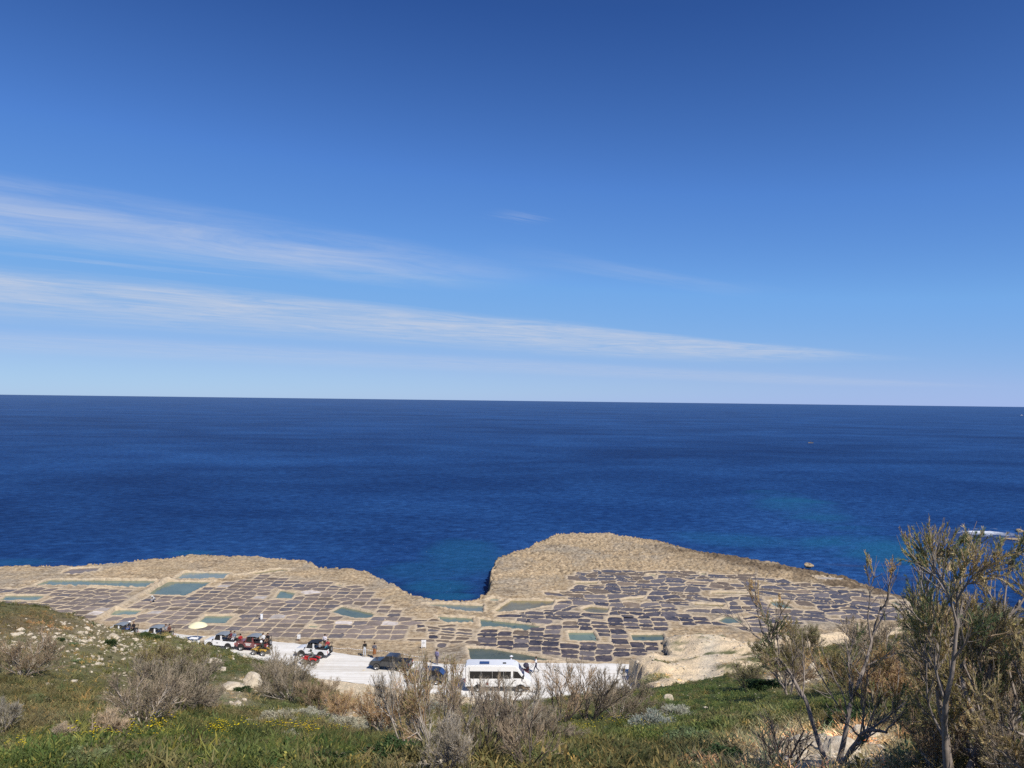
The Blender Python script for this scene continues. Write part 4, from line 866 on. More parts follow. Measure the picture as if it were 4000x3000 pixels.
# ------------------------------------------------------------------ scattered stuff (grass, pebbles, flowers)
def scatter(name, pts, scl, rot, idx, tint, protos, label):
    me_ = bpy.data.meshes.new(name); me_.vertices.add(len(pts)); me_.vertices.foreach_set('co', np.ascontiguousarray(pts, np.float32).ravel())
    for nm, ty, val, key in (('scl', 'FLOAT_VECTOR', scl, 'vector'), ('rot', 'FLOAT_VECTOR', rot, 'vector'), ('idx', 'INT', idx, 'value'), ('tint', 'FLOAT_COLOR', tint, 'color')):
        a_ = me_.attributes.new(nm, ty, 'POINT'); a_.data.foreach_set(key, np.ascontiguousarray(val, np.int32 if ty == 'INT' else np.float32).ravel())
    o = link(bpy.data.objects.new(name, me_)); c = bpy.data.collections.new(name + '_kinds')
    for i, pm in enumerate(protos): c.objects.link(bpy.data.objects.new('%s_kind_%02d' % (name, i), pm))
    ng = bpy.data.node_groups.new(name, 'GeometryNodeTree'); ng.interface.new_socket('Geometry', in_out='INPUT', socket_type='NodeSocketGeometry'); ng.interface.new_socket('Geometry', in_out='OUTPUT', socket_type='NodeSocketGeometry')
    gi = ng.nodes.new('NodeGroupInput'); go = ng.nodes.new('NodeGroupOutput'); ip = ng.nodes.new('GeometryNodeInstanceOnPoints'); ci = ng.nodes.new('GeometryNodeCollectionInfo')
    ci.inputs[0].default_value = c; ci.inputs['Separate Children'].default_value = True; ci.inputs['Reset Children'].default_value = True
    def na_(nm, ty):
        n_ = ng.nodes.new('GeometryNodeInputNamedAttribute'); n_.data_type = ty; n_.inputs[0].default_value = nm; return n_.outputs[0]
    L = ng.links; L.new(gi.outputs[0], ip.inputs['Points']); L.new(ci.outputs[0], ip.inputs['Instance']); ip.inputs['Pick Instance'].default_value = True
    L.new(na_('idx', 'INT'), ip.inputs['Instance Index']); L.new(na_('rot', 'FLOAT_VECTOR'), ip.inputs['Rotation']); L.new(na_('scl', 'FLOAT_VECTOR'), ip.inputs['Scale']); L.new(ip.outputs[0], go.inputs[0])
    md = o.modifiers.new('scatter', 'NODES'); md.node_group = ng
    return tag(o, label, None, None, 'stuff')
def blade_tuft(seed, n_, spread, h, w, bend):
    r = np.random.default_rng(seed); a = r.uniform(0, 6.28, n_); t_ = r.uniform(0.05, bend, n_); st = np.stack([r.normal(0, spread, n_), r.normal(0, spread, n_), np.zeros(n_) - 0.03], -1)
    d = np.stack([np.cos(a) * np.sin(t_), np.sin(a) * np.sin(t_), np.cos(t_)], -1); L = r.uniform(0.55, 1.1, n_)[:, None] * h
    side = unit(np.cross(d, r.normal(size=d.shape))) * w; m1 = st + d * L * 0.55; tip = st + d * L + np.stack([np.cos(a), np.sin(a), -0.6 * np.ones(n_)], -1) * L * 0.22
    V = np.stack([st - side, st + side, m1 - side * 0.9, m1 + side * 0.9, tip], 1).reshape(-1, 3); b_ = np.arange(n_)[:, None] * 5
    me_ = mesh_np('grass_tuft', V, [b_ + np.array([[0, 1, 3, 2]]), b_ + np.array([[2, 3, 4]])], M['tuft'], False); return me_
def herb(seed, n_, rad, ln, wd):
    r = np.random.default_rng(seed); u = r.normal(size=(n_, 3)); u[:, 2] = np.abs(u[:, 2]) * 0.8; u = unit(u) * rad * r.uniform(0.3, 1.0, (n_, 1)); d = unit(u + r.normal(0, 0.05, u.shape)); w = unit(np.cross(d, r.normal(size=d.shape))) * wd
    V = np.stack([u, u + d * ln * 0.5 + w, u + d * ln, u + d * ln * 0.5 - w], 1).reshape(-1, 3); return mesh_np('herb_tuft', V, np.arange(len(V)).reshape(-1, 4), M['tuft'], False)
TUFTS = [blade_tuft(1, 20, 0.07, 0.24, 0.008, 0.9), blade_tuft(2, 16, 0.05, 0.30, 0.007, 0.7), blade_tuft(3, 22, 0.10, 0.17, 0.010, 1.1), herb(4, 64, 0.15, 0.045, 0.011), herb(5, 60, 0.19, 0.05, 0.008), blade_tuft(6, 10, 0.06, 0.34, 0.004, 0.6)]
def fan(n_, y0, y1, power, u0=-0.80, u1=0.80):
    Y = (y0 ** power + rng.random(n_) * (y1 ** power - y0 ** power)) ** (1 / power); u = rng.uniform(u0, u1, n_); X = u * Y; return X, Y, hill_z(X, Y)
X1, Y1, Z1 = fan(44000, 7.5, 27, 1.6); X2, Y2, Z2 = fan(34000, 24, 86, 1.4)
X = np.concatenate([X1, X2]); Y = np.concatenate([Y1, Y2]); Z = np.concatenate([Z1, Z2])
cc, bare, nose, verge = cover(X, Y, Z); pr = np.clip(1.15 - 1.25 * bare, 0.0, 1) * (1 - verge); keep = (rng.random(len(X)) < pr) & (Z > 0.4)
X, Y, Z, cc, bare = X[keep], Y[keep], Z[keep], cc[keep], bare[keep]; n_ = len(X)
dry = cc[:, 0] / cc[:, 1]; idx = np.where(rng.random(n_) < np.clip(0.75 - 0.45 * (dry - 0.7) / 0.5, 0.15, 0.8), rng.choice([0, 2, 3, 3, 4], n_), rng.choice([1, 5, 0, 2], n_))
patch = fbm(X * 0.5, Y * 0.5, 3, 201)
s = np.where(Y < 26, 1.0, 1.0 + (Y - 26) * 0.018) * rng.uniform(0.55, 1.35, n_) * (1 + 0.35 * patch); sc3 = np.stack([s, s, s * rng.uniform(0.7, 1.2, n_) * np.where(Y < 26, 1, 0.75)], -1)
rot = np.stack([rng.normal(0, 0.12, n_), rng.normal(0, 0.12, n_), rng.uniform(0, 6.28, n_)], -1)
tint = cc * np.array([1.28, 1.24, 1.15]) * (rng.uniform(0.75, 1.35, n_) * (1.0 + 0.6 * patch))[:, None]; yel = (rng.random(n_) < 0.20)[:, None]; tint = np.where(yel, tint * np.array([1.9, 1.45, 1.3]), tint); dk = (rng.random(n_) < 0.24)[:, None]; tint = np.where(dk, tint * np.array([0.45, 0.62, 0.55]), tint)
mott = sstep(fbm(X * 0.9 + 3, Y * 0.9, 4, 231, 0.6), 0.02, 0.34)[:, None]; tint = 1.12 * tint * (1 - 0.75 * mott) + np.array([0.27, 0.215, 0.11]) * rng.uniform(0.6, 1.25, (n_, 1)) * 0.7 * mott
tall = rng.random(n_) < 0.03; sc3[tall] *= np.array([1.3, 1.3, 2.0]); thin_ = (rng.random(n_) > 0.45 * mott[:, 0]) ; X, Y, Z, sc3, rot, idx, tint = X[thin_], Y[thin_], Z[thin_], sc3[thin_], rot[thin_], idx[thin_], tint[thin_]; n_ = len(X)
scatter('grass', np.stack([X, Y, Z], -1), sc3, rot, idx, np.concatenate([tint, np.ones((n_, 1))], 1), TUFTS, 'low green and dry grass with herbs covering the hillside')
PEB = [rock_mesh('pebble', 80 + i, 0.6, 0.3, 1) for i in range(5)]
# pebbles on the bare patches and the stony upper slope
Xa, Ya, Za = fan(26000, 8, 30, 1.6); Xb, Yb, Zb = fan(46000, 26, 100, 1.2); X = np.concatenate([Xa, Xb]); Y = np.concatenate([Ya, Yb]); Z = np.concatenate([Za, Zb])
cc, bare, nose, verge = cover(X, Y, Z); px_, py_ = proj(X, Y, Z); stony = np.exp(-(((px_ - 420) / 420) ** 2 + ((py_ - 2520) / 70) ** 2)) * 0.55
pr = np.clip(sstep(bare, 0.45, 0.95) + stony * (fbm(X * 0.3, Y * 0.3, 3, 221) * 1.4 + 1.1), 0, 1) * (1 - 0.93 * verge) * np.where(nose > 0.5, 0.45, 1) + 0.012; keep = (rng.random(len(X)) < pr) & (Z > -0.2)
X, Y, Z = X[keep], Y[keep], Z[keep]; n_ = len(X); s = np.exp(rng.normal(-3.05, 0.55, n_)) * np.clip(Y / 24, 0.75, 2.1)
scatter('loose_stones', np.stack([X, Y, Z], -1), np.stack([s, s * rng.uniform(0.6, 1, n_), s * rng.uniform(0.5, 0.9, n_)], -1), np.stack([rng.normal(0, 0.2, n_), rng.normal(0, 0.2, n_), rng.uniform(0, 6, n_)], -1), rng.integers(0, 5, n_), np.ones((n_, 4)), PEB, 'small pale stones strewn over the bare ground')
def flower(seed):
    mb = MB(); r = random.Random(seed)
    for q in range(3):
        x, y, h = r.uniform(-.06, .06), r.uniform(-.06, .06), r.uniform(.20, .34); mb.cyl((x * .4, y * .4, 0), (x, y, h), .004, .003, 3, 1); k = 7
        mb.add([(x, y, h + .012)] + [(x + .021 * math.cos(6.283 * i / k), y + .021 * math.sin(6.283 * i / k), h + (.0 if i % 2 else .008)) for i in range(k)], [(0, 1 + i, 1 + (i + 1) % k) for i in range(k)], 0)
    me_ = bpy.data.meshes.new('flower'); me_.from_pydata(mb.v, [], mb.f); me_.materials.append(M['petal']); me_.materials.append(M['stalk']); me_.polygons.foreach_set('material_index', mb.m); return me_
FP = []
for cx, cy, rx, ry, k in [(300, 2905, 70, 16, 14), (400, 2895, 60, 20, 22), (500, 2885, 60, 16, 22), (580, 2862, 50, 14, 18), (660, 2840, 20, 8, 7), (845, 2880, 24, 14, 26), (1080, 2868, 45, 10, 12), (1190, 2878, 50, 12, 20), (1330, 2870, 40, 8, 8), (1770, 2770, 30, 10, 9), (1880, 2815, 40, 14, 7), (2280, 2872, 22, 12, 16), (2380, 2835, 60, 25, 28), (2120, 2855, 60, 14, 12), (3355, 2722, 10, 9, 14), (60, 2960, 60, 20, 4), (950, 2870, 40, 10, 6), (2510, 2860, 40, 10, 5), (2250, 2810, 40, 20, 10)]:
    for _ in range(k): FP.append(on_hill(random.gauss(cx, rx * 0.9), random.gauss(cy, ry * 0.8)))
n_ = len(FP); s = rng.uniform(0.7, 1.15, n_)
scatter('yellow_flowers', np.array(FP), np.stack([s, s, s], -1), np.stack([rng.normal(-0.25, 0.15, n_), rng.normal(0, 0.15, n_), rng.uniform(-.4, .4, n_)], -1), rng.integers(0, 3, n_), np.ones((n_, 4)), [flower(i) for i in range(3)], 'yellow daisies flowering in clumps in the grass')
# ------------------------------------------------------------------ vehicles: materials
def paint(name, col, rough=0.28, coat=0.4, dust=0.25):
    m, t, b = new_mat(name); g = N(t, 'ShaderNodeNewGeometry'); n = noise_tex(t, g.outputs['Position'], 2.2, 5, 0.65)
    d = math_node(t, 'MULTIPLY', ramp(t, n, [(0.35, 0.0), (0.75, 1.0)]), dust)
    t.links.new(mixcol(t, d, col, (0.55, 0.50, 0.43)), b.inputs['Base Color']); b.inputs['Coat Weight'].default_value = coat; b.inputs['Coat Roughness'].default_value = 0.12
    t.links.new(math_node(t, 'MULTIPLY_ADD', d, 1.2, rough), b.inputs['Roughness']); return m
M['white'] = paint('white_paint', (0.80, 0.80, 0.79), 0.35, 0.3, 0.12); M['red'] = paint('dark_red_paint', (0.17, 0.012, 0.018)); M['navy'] = paint('navy_paint', (0.012, 0.016, 0.030), 0.28, 0.4, 0.06); M['hullwood'] = simple('weathered_hull', (0.22, 0.19, 0.15), 0.8); M['slate'] = paint('slate_paint', (0.020, 0.024, 0.030), 0.3, 0.4, 0.12)
M['qred'] = paint('bright_red_plastic', (0.50, 0.015, 0.015), 0.4, 0.1, 0.1); M['qyel'] = paint('yellow_plastic', (0.50, 0.30, 0.03), 0.4, 0.1, 0.25)
M['tyre'] = simple('tyre_rubber', (0.022, 0.021, 0.020), 0.85, 0, 0.3); M['tyredust'] = simple('dusty_tyre', (0.10, 0.095, 0.085), 0.9, 0, 0.3); M['rim'] = simple('rim_metal', (0.42, 0.42, 0.42), 0.35, 0.7, 0.15)
M['black'] = simple('black_plastic', (0.012, 0.012, 0.013), 0.5, 0, 0.2); M['canvas'] = simple('grey_canvas', (0.20, 0.23, 0.26), 0.75, 0, 0.2, 4.0); M['blackcanvas'] = simple('black_canvas', (0.015, 0.018, 0.026), 0.7, 0, 0.2)
M['seat'] = simple('dark_seat', (0.03, 0.028, 0.03), 0.8); M['lamp'] = simple('lamp_lens', (0.75, 0.75, 0.70), 0.15, 0, 0.05); M['redlamp'] = simple('red_lens', (0.45, 0.01, 0.01), 0.2); M['sign'] = simple('white_board', (0.80, 0.80, 0.80), 0.6, 0, 0.05)
M['ink'] = simple('grey_print', (0.12, 0.12, 0.13), 0.8); M['whiteprint'] = simple('white_print', (0.75, 0.72, 0.70), 0.7); M['parasol'] = simple('cream_parasol_cloth', (0.83, 0.76, 0.47), 0.8, 0, 0.06); M['wood'] = simple('weathered_wood', (0.20, 0.11, 0.07), 0.85)
m, t, b = new_mat('dark_glass'); b.inputs['Base Color'].default_value = (0.010, 0.012, 0.016, 1); b.inputs['Roughness'].default_value = 0.06; b.inputs['Specular IOR Level'].default_value = 0.55; M['glass'] = m
m, t, b = new_mat('blue_screen_glass'); b.inputs['Base Color'].default_value = (0.035, 0.065, 0.16, 1); b.inputs['Roughness'].default_value = 0.05; b.inputs['Specular IOR Level'].default_value = 0.7; M['screen'] = m
def wheel(parent, x, y, r, w, tyre='tyre', z=None, name='wheel', spin='y'):
    z = r if z is None else z; pr = [(r * 0.62, -w / 2), (r * 0.93, -w / 2), (r, -w * 0.32), (r, w * 0.32), (r * 0.93, w / 2), (r * 0.62, w / 2)]
    o = MB().lathe(pr, (0, 0, 0), spin, 20).build(name, M[tyre], parent, True, loc=(x, y, z))
    mb = MB().lathe([(0.001, -w * 0.30), (r * 0.30, -w * 0.36), (r * 0.55, -w * 0.28), (r * 0.66, -w * 0.46), (r * 0.66, w * 0.46), (r * 0.55, w * 0.28), (r * 0.30, w * 0.36), (0.001, w * 0.30)], (0, 0, 0), spin, 16)
    mb.build('rim', M['rim'], o, True); return o
def place(name, px, py, heading, label, cat, group=None):
    p = P(px, py, 0.04); return tag(empty(name, p, R(heading)), label, cat, group)
def jeep(px, py, hd, body, top, label, door_print=False, hood_spare=False):
    t_ = place('open_jeep', px, py, hd, label, 'jeep', 'open safari jeeps parked along the road'); W = 0.72
    b = MB(); b.prism([(-1.95, 0.42), (1.86, 0.42), (1.96, 0.52), (1.94, 0.92), (1.86, 0.99), (0.86, 1.07), (-0.30, 1.05), (-0.32, 0.98), (-1.95, 0.98)], -W, W)
    b.build('body', M[body], t_, bevel=0.035)
    for s in (-1, 1):
        MB().prism([(-0.22, 0.50), (0.80, 0.50), (0.80, 1.03), (-0.22, 1.03)], s * W, s * (W + 0.02)).build('door', M[body], t_, bevel=0.008)
        MB().prism([(-0.14, 1.09), (0.66, 1.09), (0.46, 1.56), (-0.14, 1.56)], s * (W - 0.05), s * (W - 0.03)).build('window', M['glass'], t_)
        MB().prism([(-0.32, 1.04), (-0.14, 1.04), (-0.14, 1.60), (-0.32, 1.60)], s * (W - 0.09), s * (W - 0.005)).build('cab_pillar', M[body], t_, bevel=0.01)
        MB().prism([(0.66, 1.06), (0.78, 1.06), (0.52, 1.62), (0.44, 1.60)], s * (W - 0.09), s * (W - 0.01)).build('screen_pillar', M[body], t_, bevel=0.01)
        for wx_ in (1.22, -1.16):
            k = 14; arc = [(wx_ + 0.44 * math.cos(math.pi * i / k), 0.38 + 0.44 * math.sin(math.pi * i / k)) for i in range(k + 1)]
            MB().prism(arc, s * (W - 0.02), s * (W + 0.035)).build('wheel_arch', M['black'], t_)
            wheel(t_, wx_, s * (W - 0.06), 0.34, 0.22)
        MB().box(1.93, 1.985, s * 0.55 - 0.11, s * 0.55 + 0.11, 0.68, 0.88).build('headlight', M['lamp'], t_, bevel=0.02)
        MB().box(-1.975, -1.94, s * 0.60 - 0.06, s * 0.60 + 0.06, 0.62, 0.86).build('tail_light', M['redlamp'], t_)
        MB().box(-1.80, -0.40, s * 0.44 - 0.16, s * 0.44 + 0.16, 1.0, 1.08).build('bench_seat', M['seat'], t_, bevel=0.02)
        MB().box(0.70, 0.80, s * (W + 0.02), s * (W + 0.2), 1.10, 1.22).build('mirror', M['black'], t_, bevel=0.02)
    MB().box(-1.90, -0.36, -W + 0.05, W - 0.05, 0.96, 0.995).build('cargo_floor', M['black'], t_)
    MB().prism([(0.80, 1.08), (0.83, 1.08), (0.55, 1.60), (0.52, 1.60)], -W + 0.08, W - 0.08).build('windscreen', M['screen'], t_)
    MB().box(1.94, 1.975, -0.36, 0.36, 0.62, 0.86).build('grille', M['black'], t_)
    MB().box(1.95, 2.10, -W - 0.02, W + 0.02, 0.42, 0.56).build('bumper', M['black'], t_, bevel=0.03)
    MB().box(-2.06, -1.94, -W + 0.02, W - 0.02, 0.42, 0.54).build('bumper', M['black'], t_, bevel=0.03)
    MB().prism([(0.58, 1.60), (0.58, 1.64), (0.1, 1.74), (-0.55, 1.76), (-0.86, 1.66), (-0.84, 1.62), (-0.52, 1.71), (0.1, 1.69)], -W + 0.02, W - 0.02).build('soft_top', M[top], t_, bevel=0.015)
    for x0, x1, h in ((-0.50, -0.62, 1.70), (-1.88, -1.98, 1.62)):
        MB().tube([(x0, -W + .08, .98), (x1, -W + .08, h - .1), (x1, -W + .22, h), (x1, W - .22, h), (x1, W - .08, h - .1), (x0, W - .08, .98)], 0.030, 6).build('roll_bar', M['black'], t_)
    sp = wheel(t_, -2.08, -0.05, 0.33, 0.20, 'tyre', 0.98, 'spare_wheel', 'x')
    MB().box(-1.972, -1.955, 0.28, 0.56, 0.60, 0.72).build('number_plate', M['sign'], t_)
    if door_print:
        for i, (x0, x1) in enumerate([(-0.10, 0.72), (-0.05, 0.60), (0.08, 0.62), (0.02, 0.56)]):
            MB().box(x0, x1, W + 0.021, W + 0.026, 0.90 - i * 0.085, 0.955 - i * 0.085).build('lettering', M['whiteprint'], t_)
        MB().lathe([(0.001, W + 0.004), (0.12, W + 0.004), (0.12, W + 0.010), (0.001, W + 0.010)], (-0.62, 0, 0.74), 'y', 14).build('round_badge', M['whiteprint'], t_)
        MB().lathe([(0.001, W + 0.004), (0.055, W + 0.004), (0.055, W + 0.010), (0.001, W + 0.010)], (1.50, 0, 0.83), 'y', 12).build('round_badge', M['whiteprint'], t_)
    else:
        MB().box(0.10, 0.36, W + 0.021, W + 0.026, 0.70, 0.80).build('round_badge', M['ink'], t_)
    return t_
HD = 169
J = [jeep(471, 2489, HD, 'white', 'canvas', 'white open jeep with grey top, farthest along the road behind the hill'), jeep(610, 2501, HD, 'white', 'canvas', 'white open jeep with grey top, second along, half hidden by the crest'),
     jeep(868, 2529, HD, 'white', 'canvas', 'white open jeep with grey top parked just ahead of the red one'), jeep(990, 2537, HD + 1, 'red', 'canvas', 'dark red open jeep with white lettering on the door', True),
     jeep(1226, 2562, HD, 'white', 'blackcanvas', 'white open jeep with black soft top beside the red quad')]

def van():
    t_ = place('minibus', 1946, 2690, 1, 'white minibus with dark side windows behind the twiggy bushes', 'minibus'); W = 0.98
    MB().prism([(-3.42, 0.42), (3.30, 0.42), (3.43, 0.55), (3.42, 0.98), (3.30, 1.22), (2.72, 1.50), (2.10, 2.42), (1.80, 2.66), (1.40, 2.72), (-3.20, 2.72), (-3.42, 2.55)], -W, W).build('body', M['white'], t_, bevel=0.09)
    for s in (-1, 1):
        xs = [-2.95, -1.78, -0.62, 0.54, 1.30]
        for a, b in zip(xs[:-1], xs[1:]): MB().prism([(a + .012, 1.38), (b - .012, 1.38), (b - .012, 2.12), (a + .012, 2.12)], s * (W - 0.01), s * (W + 0.012)).build('window', M['glass'], t_)
        MB().prism([(1.52, 1.42), (2.52, 1.42), (2.36, 1.62), (1.98, 2.10), (1.52, 2.14)], s * (W - 0.01), s * (W + 0.012)).build('door_window', M['glass'], t_)
        MB().prism([(1.44, 0.55), (2.60, 0.55), (2.60, 1.38), (1.44, 1.38)], s * (W - 0.01), s * (W + 0.008)).build('door', M['white'], t_, bevel=0.006)
        MB().box(1.62, 1.80, s * (W + 0.008), s * (W + 0.03), 1.20, 1.25).build('door_handle', M['black'], t_)
        MB().box(-3.3, 3.3, s * (W - 0.01), s * (W + 0.015), 0.44, 0.58).build('sill', M['black'], t_, bevel=0.005)
        for wx_ in (2.30, -2.05):
            k = 14; arc = [(wx_ + 0.46 * math.cos(math.pi * i / k), 0.36 + 0.46 * math.sin(math.pi * i / k)) for i in range(k + 1)]
            MB().prism(arc, s * (W - 0.02), s * (W + 0.02)).build('wheel_arch', M['black'], t_); wheel(t_, wx_, s * (W - 0.09), 0.36, 0.24)
        MB().box(2.50, 2.62, s * (W + 0.02), s * (W + 0.26), 1.42, 1.78).build('mirror', M['black'], t_, bevel=0.03)
        MB().prism([(3.22, 1.00), (3.425, 0.86), (3.425, 0.98), (3.32, 1.16), (3.10, 1.26)], s * (W - 0.30), s * (W - 0.03)).build('headlight', M['lamp'], t_, bevel=0.01)
        MB().box(-3.445, -3.41, s * 0.86 - .07, s * 0.86 + .07, 0.95, 1.35).build('tail_light', M['redlamp'], t_)
        MB().lathe([(0.001, s * (W + .004)), (0.17, s * (W + .004)), (0.17, s * (W + .01)), (0.001, s * (W + .01))], (-1.15, 0, 0.86), 'y', 14).build('round_badge', M['red'], t_)
    MB().prism([(2.685, 1.52), (2.73, 1.52), (2.13, 2.40), (2.09, 2.40)], -W + 0.10, W - 0.10).build('windscreen', M['screen'], t_, bevel=0.01)
    MB().box(-1.95, -0.95, -0.62, 0.10, 2.715, 2.79).build('roof_hatch', M['screen'], t_, bevel=0.02)
    MB().box(0.45, 0.80, -0.45, -0.15, 2.715, 2.78).build('roof_vent', M['black'], t_, bevel=0.02)
    MB().box(3.40, 3.46, -0.45, 0.45, 0.62, 0.86).build('grille', M['black'], t_, bevel=0.02)
    MB().cyl((1.75, 0.35, 2.68), (1.60, 0.35, 3.08), 0.012, 0.008, 6).build('aerial', M['black'], t_)
van()
def pickup():
    t_ = place('pickup_truck', 1527, 2612, 170, 'dark slate pickup truck parked at the road side behind bush', 'pickup'); W = 0.84
    MB().prism([(-2.45, 0.48), (2.30, 0.48), (2.42, 0.58), (2.40, 0.86), (2.20, 1.02), (1.02, 1.12), (-2.45, 1.14)], -W, W).build('body', M['slate'], t_, bevel=0.05)
    MB().prism([(1.05, 1.10), (0.42, 1.66), (0.30, 1.70), (-0.85, 1.70), (-0.98, 1.62), (-1.05, 1.10)], -W + 0.10, W - 0.10).build('cab', M['slate'], t_, bevel=0.05)
    MB().box(-2.40, -1.08, -W + 0.08, W - 0.08, 1.10, 1.150).build('cargo_bed', M['black'], t_)
    for s in (-1, 1):
        MB().prism([(0.86, 1.16), (0.42, 1.58), (-0.02, 1.60), (-0.02, 1.16)], s * (W - 0.11), s * (W - 0.088)).build('window', M['glass'], t_)
        MB().prism([(-0.10, 1.16), (-0.10, 1.60), (-0.84, 1.60), (-0.95, 1.16)], s * (W - 0.11), s * (W - 0.088)).build('window', M['glass'], t_)
        MB().prism([(-0.05, 0.56), (0.95, 0.56), (0.95, 1.08), (-0.05, 1.08)], s * (W - 0.01), s * (W + 0.012)).build('door', M['slate'], t_, bevel=0.006)
        for wx_ in (1.52, -1.45):
            k = 14; arc = [(wx_ + 0.44 * math.cos(math.pi * i / k), 0.38 + 0.44 * math.sin(math.pi * i / k)) for i in range(k + 1)]
            MB().prism(arc, s * (W - 0.02), s * (W + 0.03)).build('wheel_arch', M['black'], t_); wheel(t_, wx_, s * (W - 0.08), 0.36, 0.24, 'tyredust')
        MB().box(2.34, 2.425, s * 0.62 - .16, s * 0.62 + .16, 0.74, 0.90).build('headlight', M['lamp'], t_, bevel=0.02)
        MB().box(-2.475, -2.44, s * 0.74 - .06, s * 0.74 + .06, 0.72, 1.02).build('tail_light', M['redlamp'], t_)
        MB().box(0.80, 0.92, s * (W - .02), s * (W + .18), 1.14, 1.28).build('mirror', M['black'], t_, bevel=0.02)
    MB().prism([(1.02, 1.14), (1.05, 1.14), (0.46, 1.645), (0.43, 1.63)], -W + 0.18, W - 0.18).build('windscreen', M['screen'], t_)
    t_.scale = (0.93,) * 3
    MB().box(2.40, 2.52, -W, W, 0.46, 0.64).build('bumper', M['rim'], t_, bevel=0.03); MB().box(-2.58, -2.44, -W, W, 0.50, 0.64).build('bumper', M['black'], t_, bevel=0.03)
pickup()
def car():
    t_ = place('parked_car', 1668, 2662, 172, 'navy car almost hidden behind the olive brown bush', 'car'); W = 0.84
    MB().prism([(-1.95, 0.35), (1.98, 0.35), (2.05, 0.50), (1.98, 0.72), (1.05, 0.92), (-1.90, 0.98), (-2.0, 0.6)], -W, W).build('body', M['navy'], t_, bevel=0.06)
    MB().prism([(1.10, 0.90), (0.30, 1.38), (0.10, 1.44), (-1.10, 1.45), (-1.45, 1.36), (-1.88, 0.96)], -W + 0.12, W - 0.12).build('cabin', M['navy'], t_, bevel=0.06)
    for s in (-1, 1):
        MB().prism([(0.82, 0.98), (0.24, 1.34), (-0.30, 1.38), (-0.30, 0.98)], s * (W - 0.13), s * (W - 0.105)).build('window', M['glass'], t_)
        MB().prism([(-0.38, 0.98), (-0.38, 1.38), (-1.15, 1.36), (-1.55, 1.00)], s * (W - 0.13), s * (W - 0.105)).build('window', M['glass'], t_)
        for wx_ in (1.28, -1.25): wheel(t_, wx_, s * (W - 0.08), 0.31, 0.2)
        MB().box(1.86, 2.03, s * 0.60 - .15, s * 0.60 + .15, 0.58, 0.72).build('headlight', M['lamp'], t_, bevel=0.03)
        MB().box(0.70, 0.84, s * (W - .06), s * (W + .14), 0.96, 1.08).build('mirror', M['black'], t_, bevel=0.02)
    MB().prism([(1.03, 0.955), (1.08, 0.94), (0.30, 1.415), (0.26, 1.39)], -W + 0.20, W - 0.20).build('windscreen', M['screen'], t_)
    MB().prism([(-1.50, 1.36), (-1.46, 1.39), (-1.88, 1.02), (-1.91, 1.0)], -W + 0.22, W - 0.22).build('rear_window', M['screen'], t_)
car()
def quad(px, py, hd, mat, label):
    t_ = place('quad_bike', px, py, hd, label, 'quad bike', 'quad bikes on the road')
    for s in (-1, 1):
        wheel(t_, 0.62, s * 0.44, 0.29, 0.22, 'tyredust'); wheel(t_, -0.60, s * 0.44, 0.30, 0.26, 'tyredust')
        MB().prism([(0.30, 0.60), (0.42, 0.72), (0.80, 0.74), (0.98, 0.62), (0.96, 0.57), (0.78, 0.67), (0.46, 0.66), (0.34, 0.56)], s * 0.22, s * 0.58).build('fender', M[mat], t_, bevel=0.02)
        MB().prism([(-0.98, 0.60), (-0.86, 0.74), (-0.42, 0.74), (-0.24, 0.58), (-0.28, 0.54), (-0.46, 0.67), (-0.84, 0.67), (-0.94, 0.56)], s * 0.20, s * 0.60).build('fender', M[mat], t_, bevel=0.02)
        MB().box(-0.28, 0.32, s * 0.26 - .10, s * 0.26 + .12, 0.30, 0.34).build('footrest', M['black'], t_, bevel=0.01)
        MB().ball((0.93, s * 0.16, 0.66), 0.05, 0.07, 0.06).build('headlight', M['lamp'], t_, True)
    MB().prism([(-0.70, 0.34), (0.72, 0.34), (0.86, 0.62), (0.55, 0.86), (0.20, 0.80), (-0.72, 0.64)], -0.17, 0.17).build('body', M[mat], t_, bevel=0.05)
    MB().box(-0.78, 0.10, -0.15, 0.15, 0.68, 0.82, 0, (0.95, 0.8)).build('saddle', M['black'], t_, bevel=0.04)
    MB().tube([(0.30, -0.40, 0.98), (0.36, -0.20, 1.00), (0.42, 0, 0.98), (0.36, 0.20, 1.00), (0.30, 0.40, 0.98)], 0.018, 6).cyl((0.42, 0, 0.98), (0.52, 0, 0.74), 0.03, 0.03, 6).build('handlebar', M['black'], t_)
    MB().tube([(-0.95, -0.36, 0.80), (-0.45, -0.36, 0.80), (-0.45, 0.36, 0.80), (-0.95, 0.36, 0.80), (-0.95, -0.36, 0.80)], 0.014, 5).build('luggage_rack', M['black'], t_)
    MB().tube([(0.95, -0.36, 0.80), (0.55, -0.36, 0.80), (0.55, 0.36, 0.80), (0.95, 0.36, 0.80), (0.95, -0.36, 0.80)], 0.014, 5).build('luggage_rack', M['black'], t_)
    for x_ in (0.62, -0.60): MB().cyl((x_, -0.40, 0.29), (x_, 0.40, 0.29), 0.035, 0.035, 8).build('axle', M['black'], t_)
    return t_
Q = [quad(1212, 2592, 166, 'qred', 'red quad bike riding past the white jeep'), quad(1018, 2556, 164, 'qyel', 'yellow quad bike riding past the red jeep')]

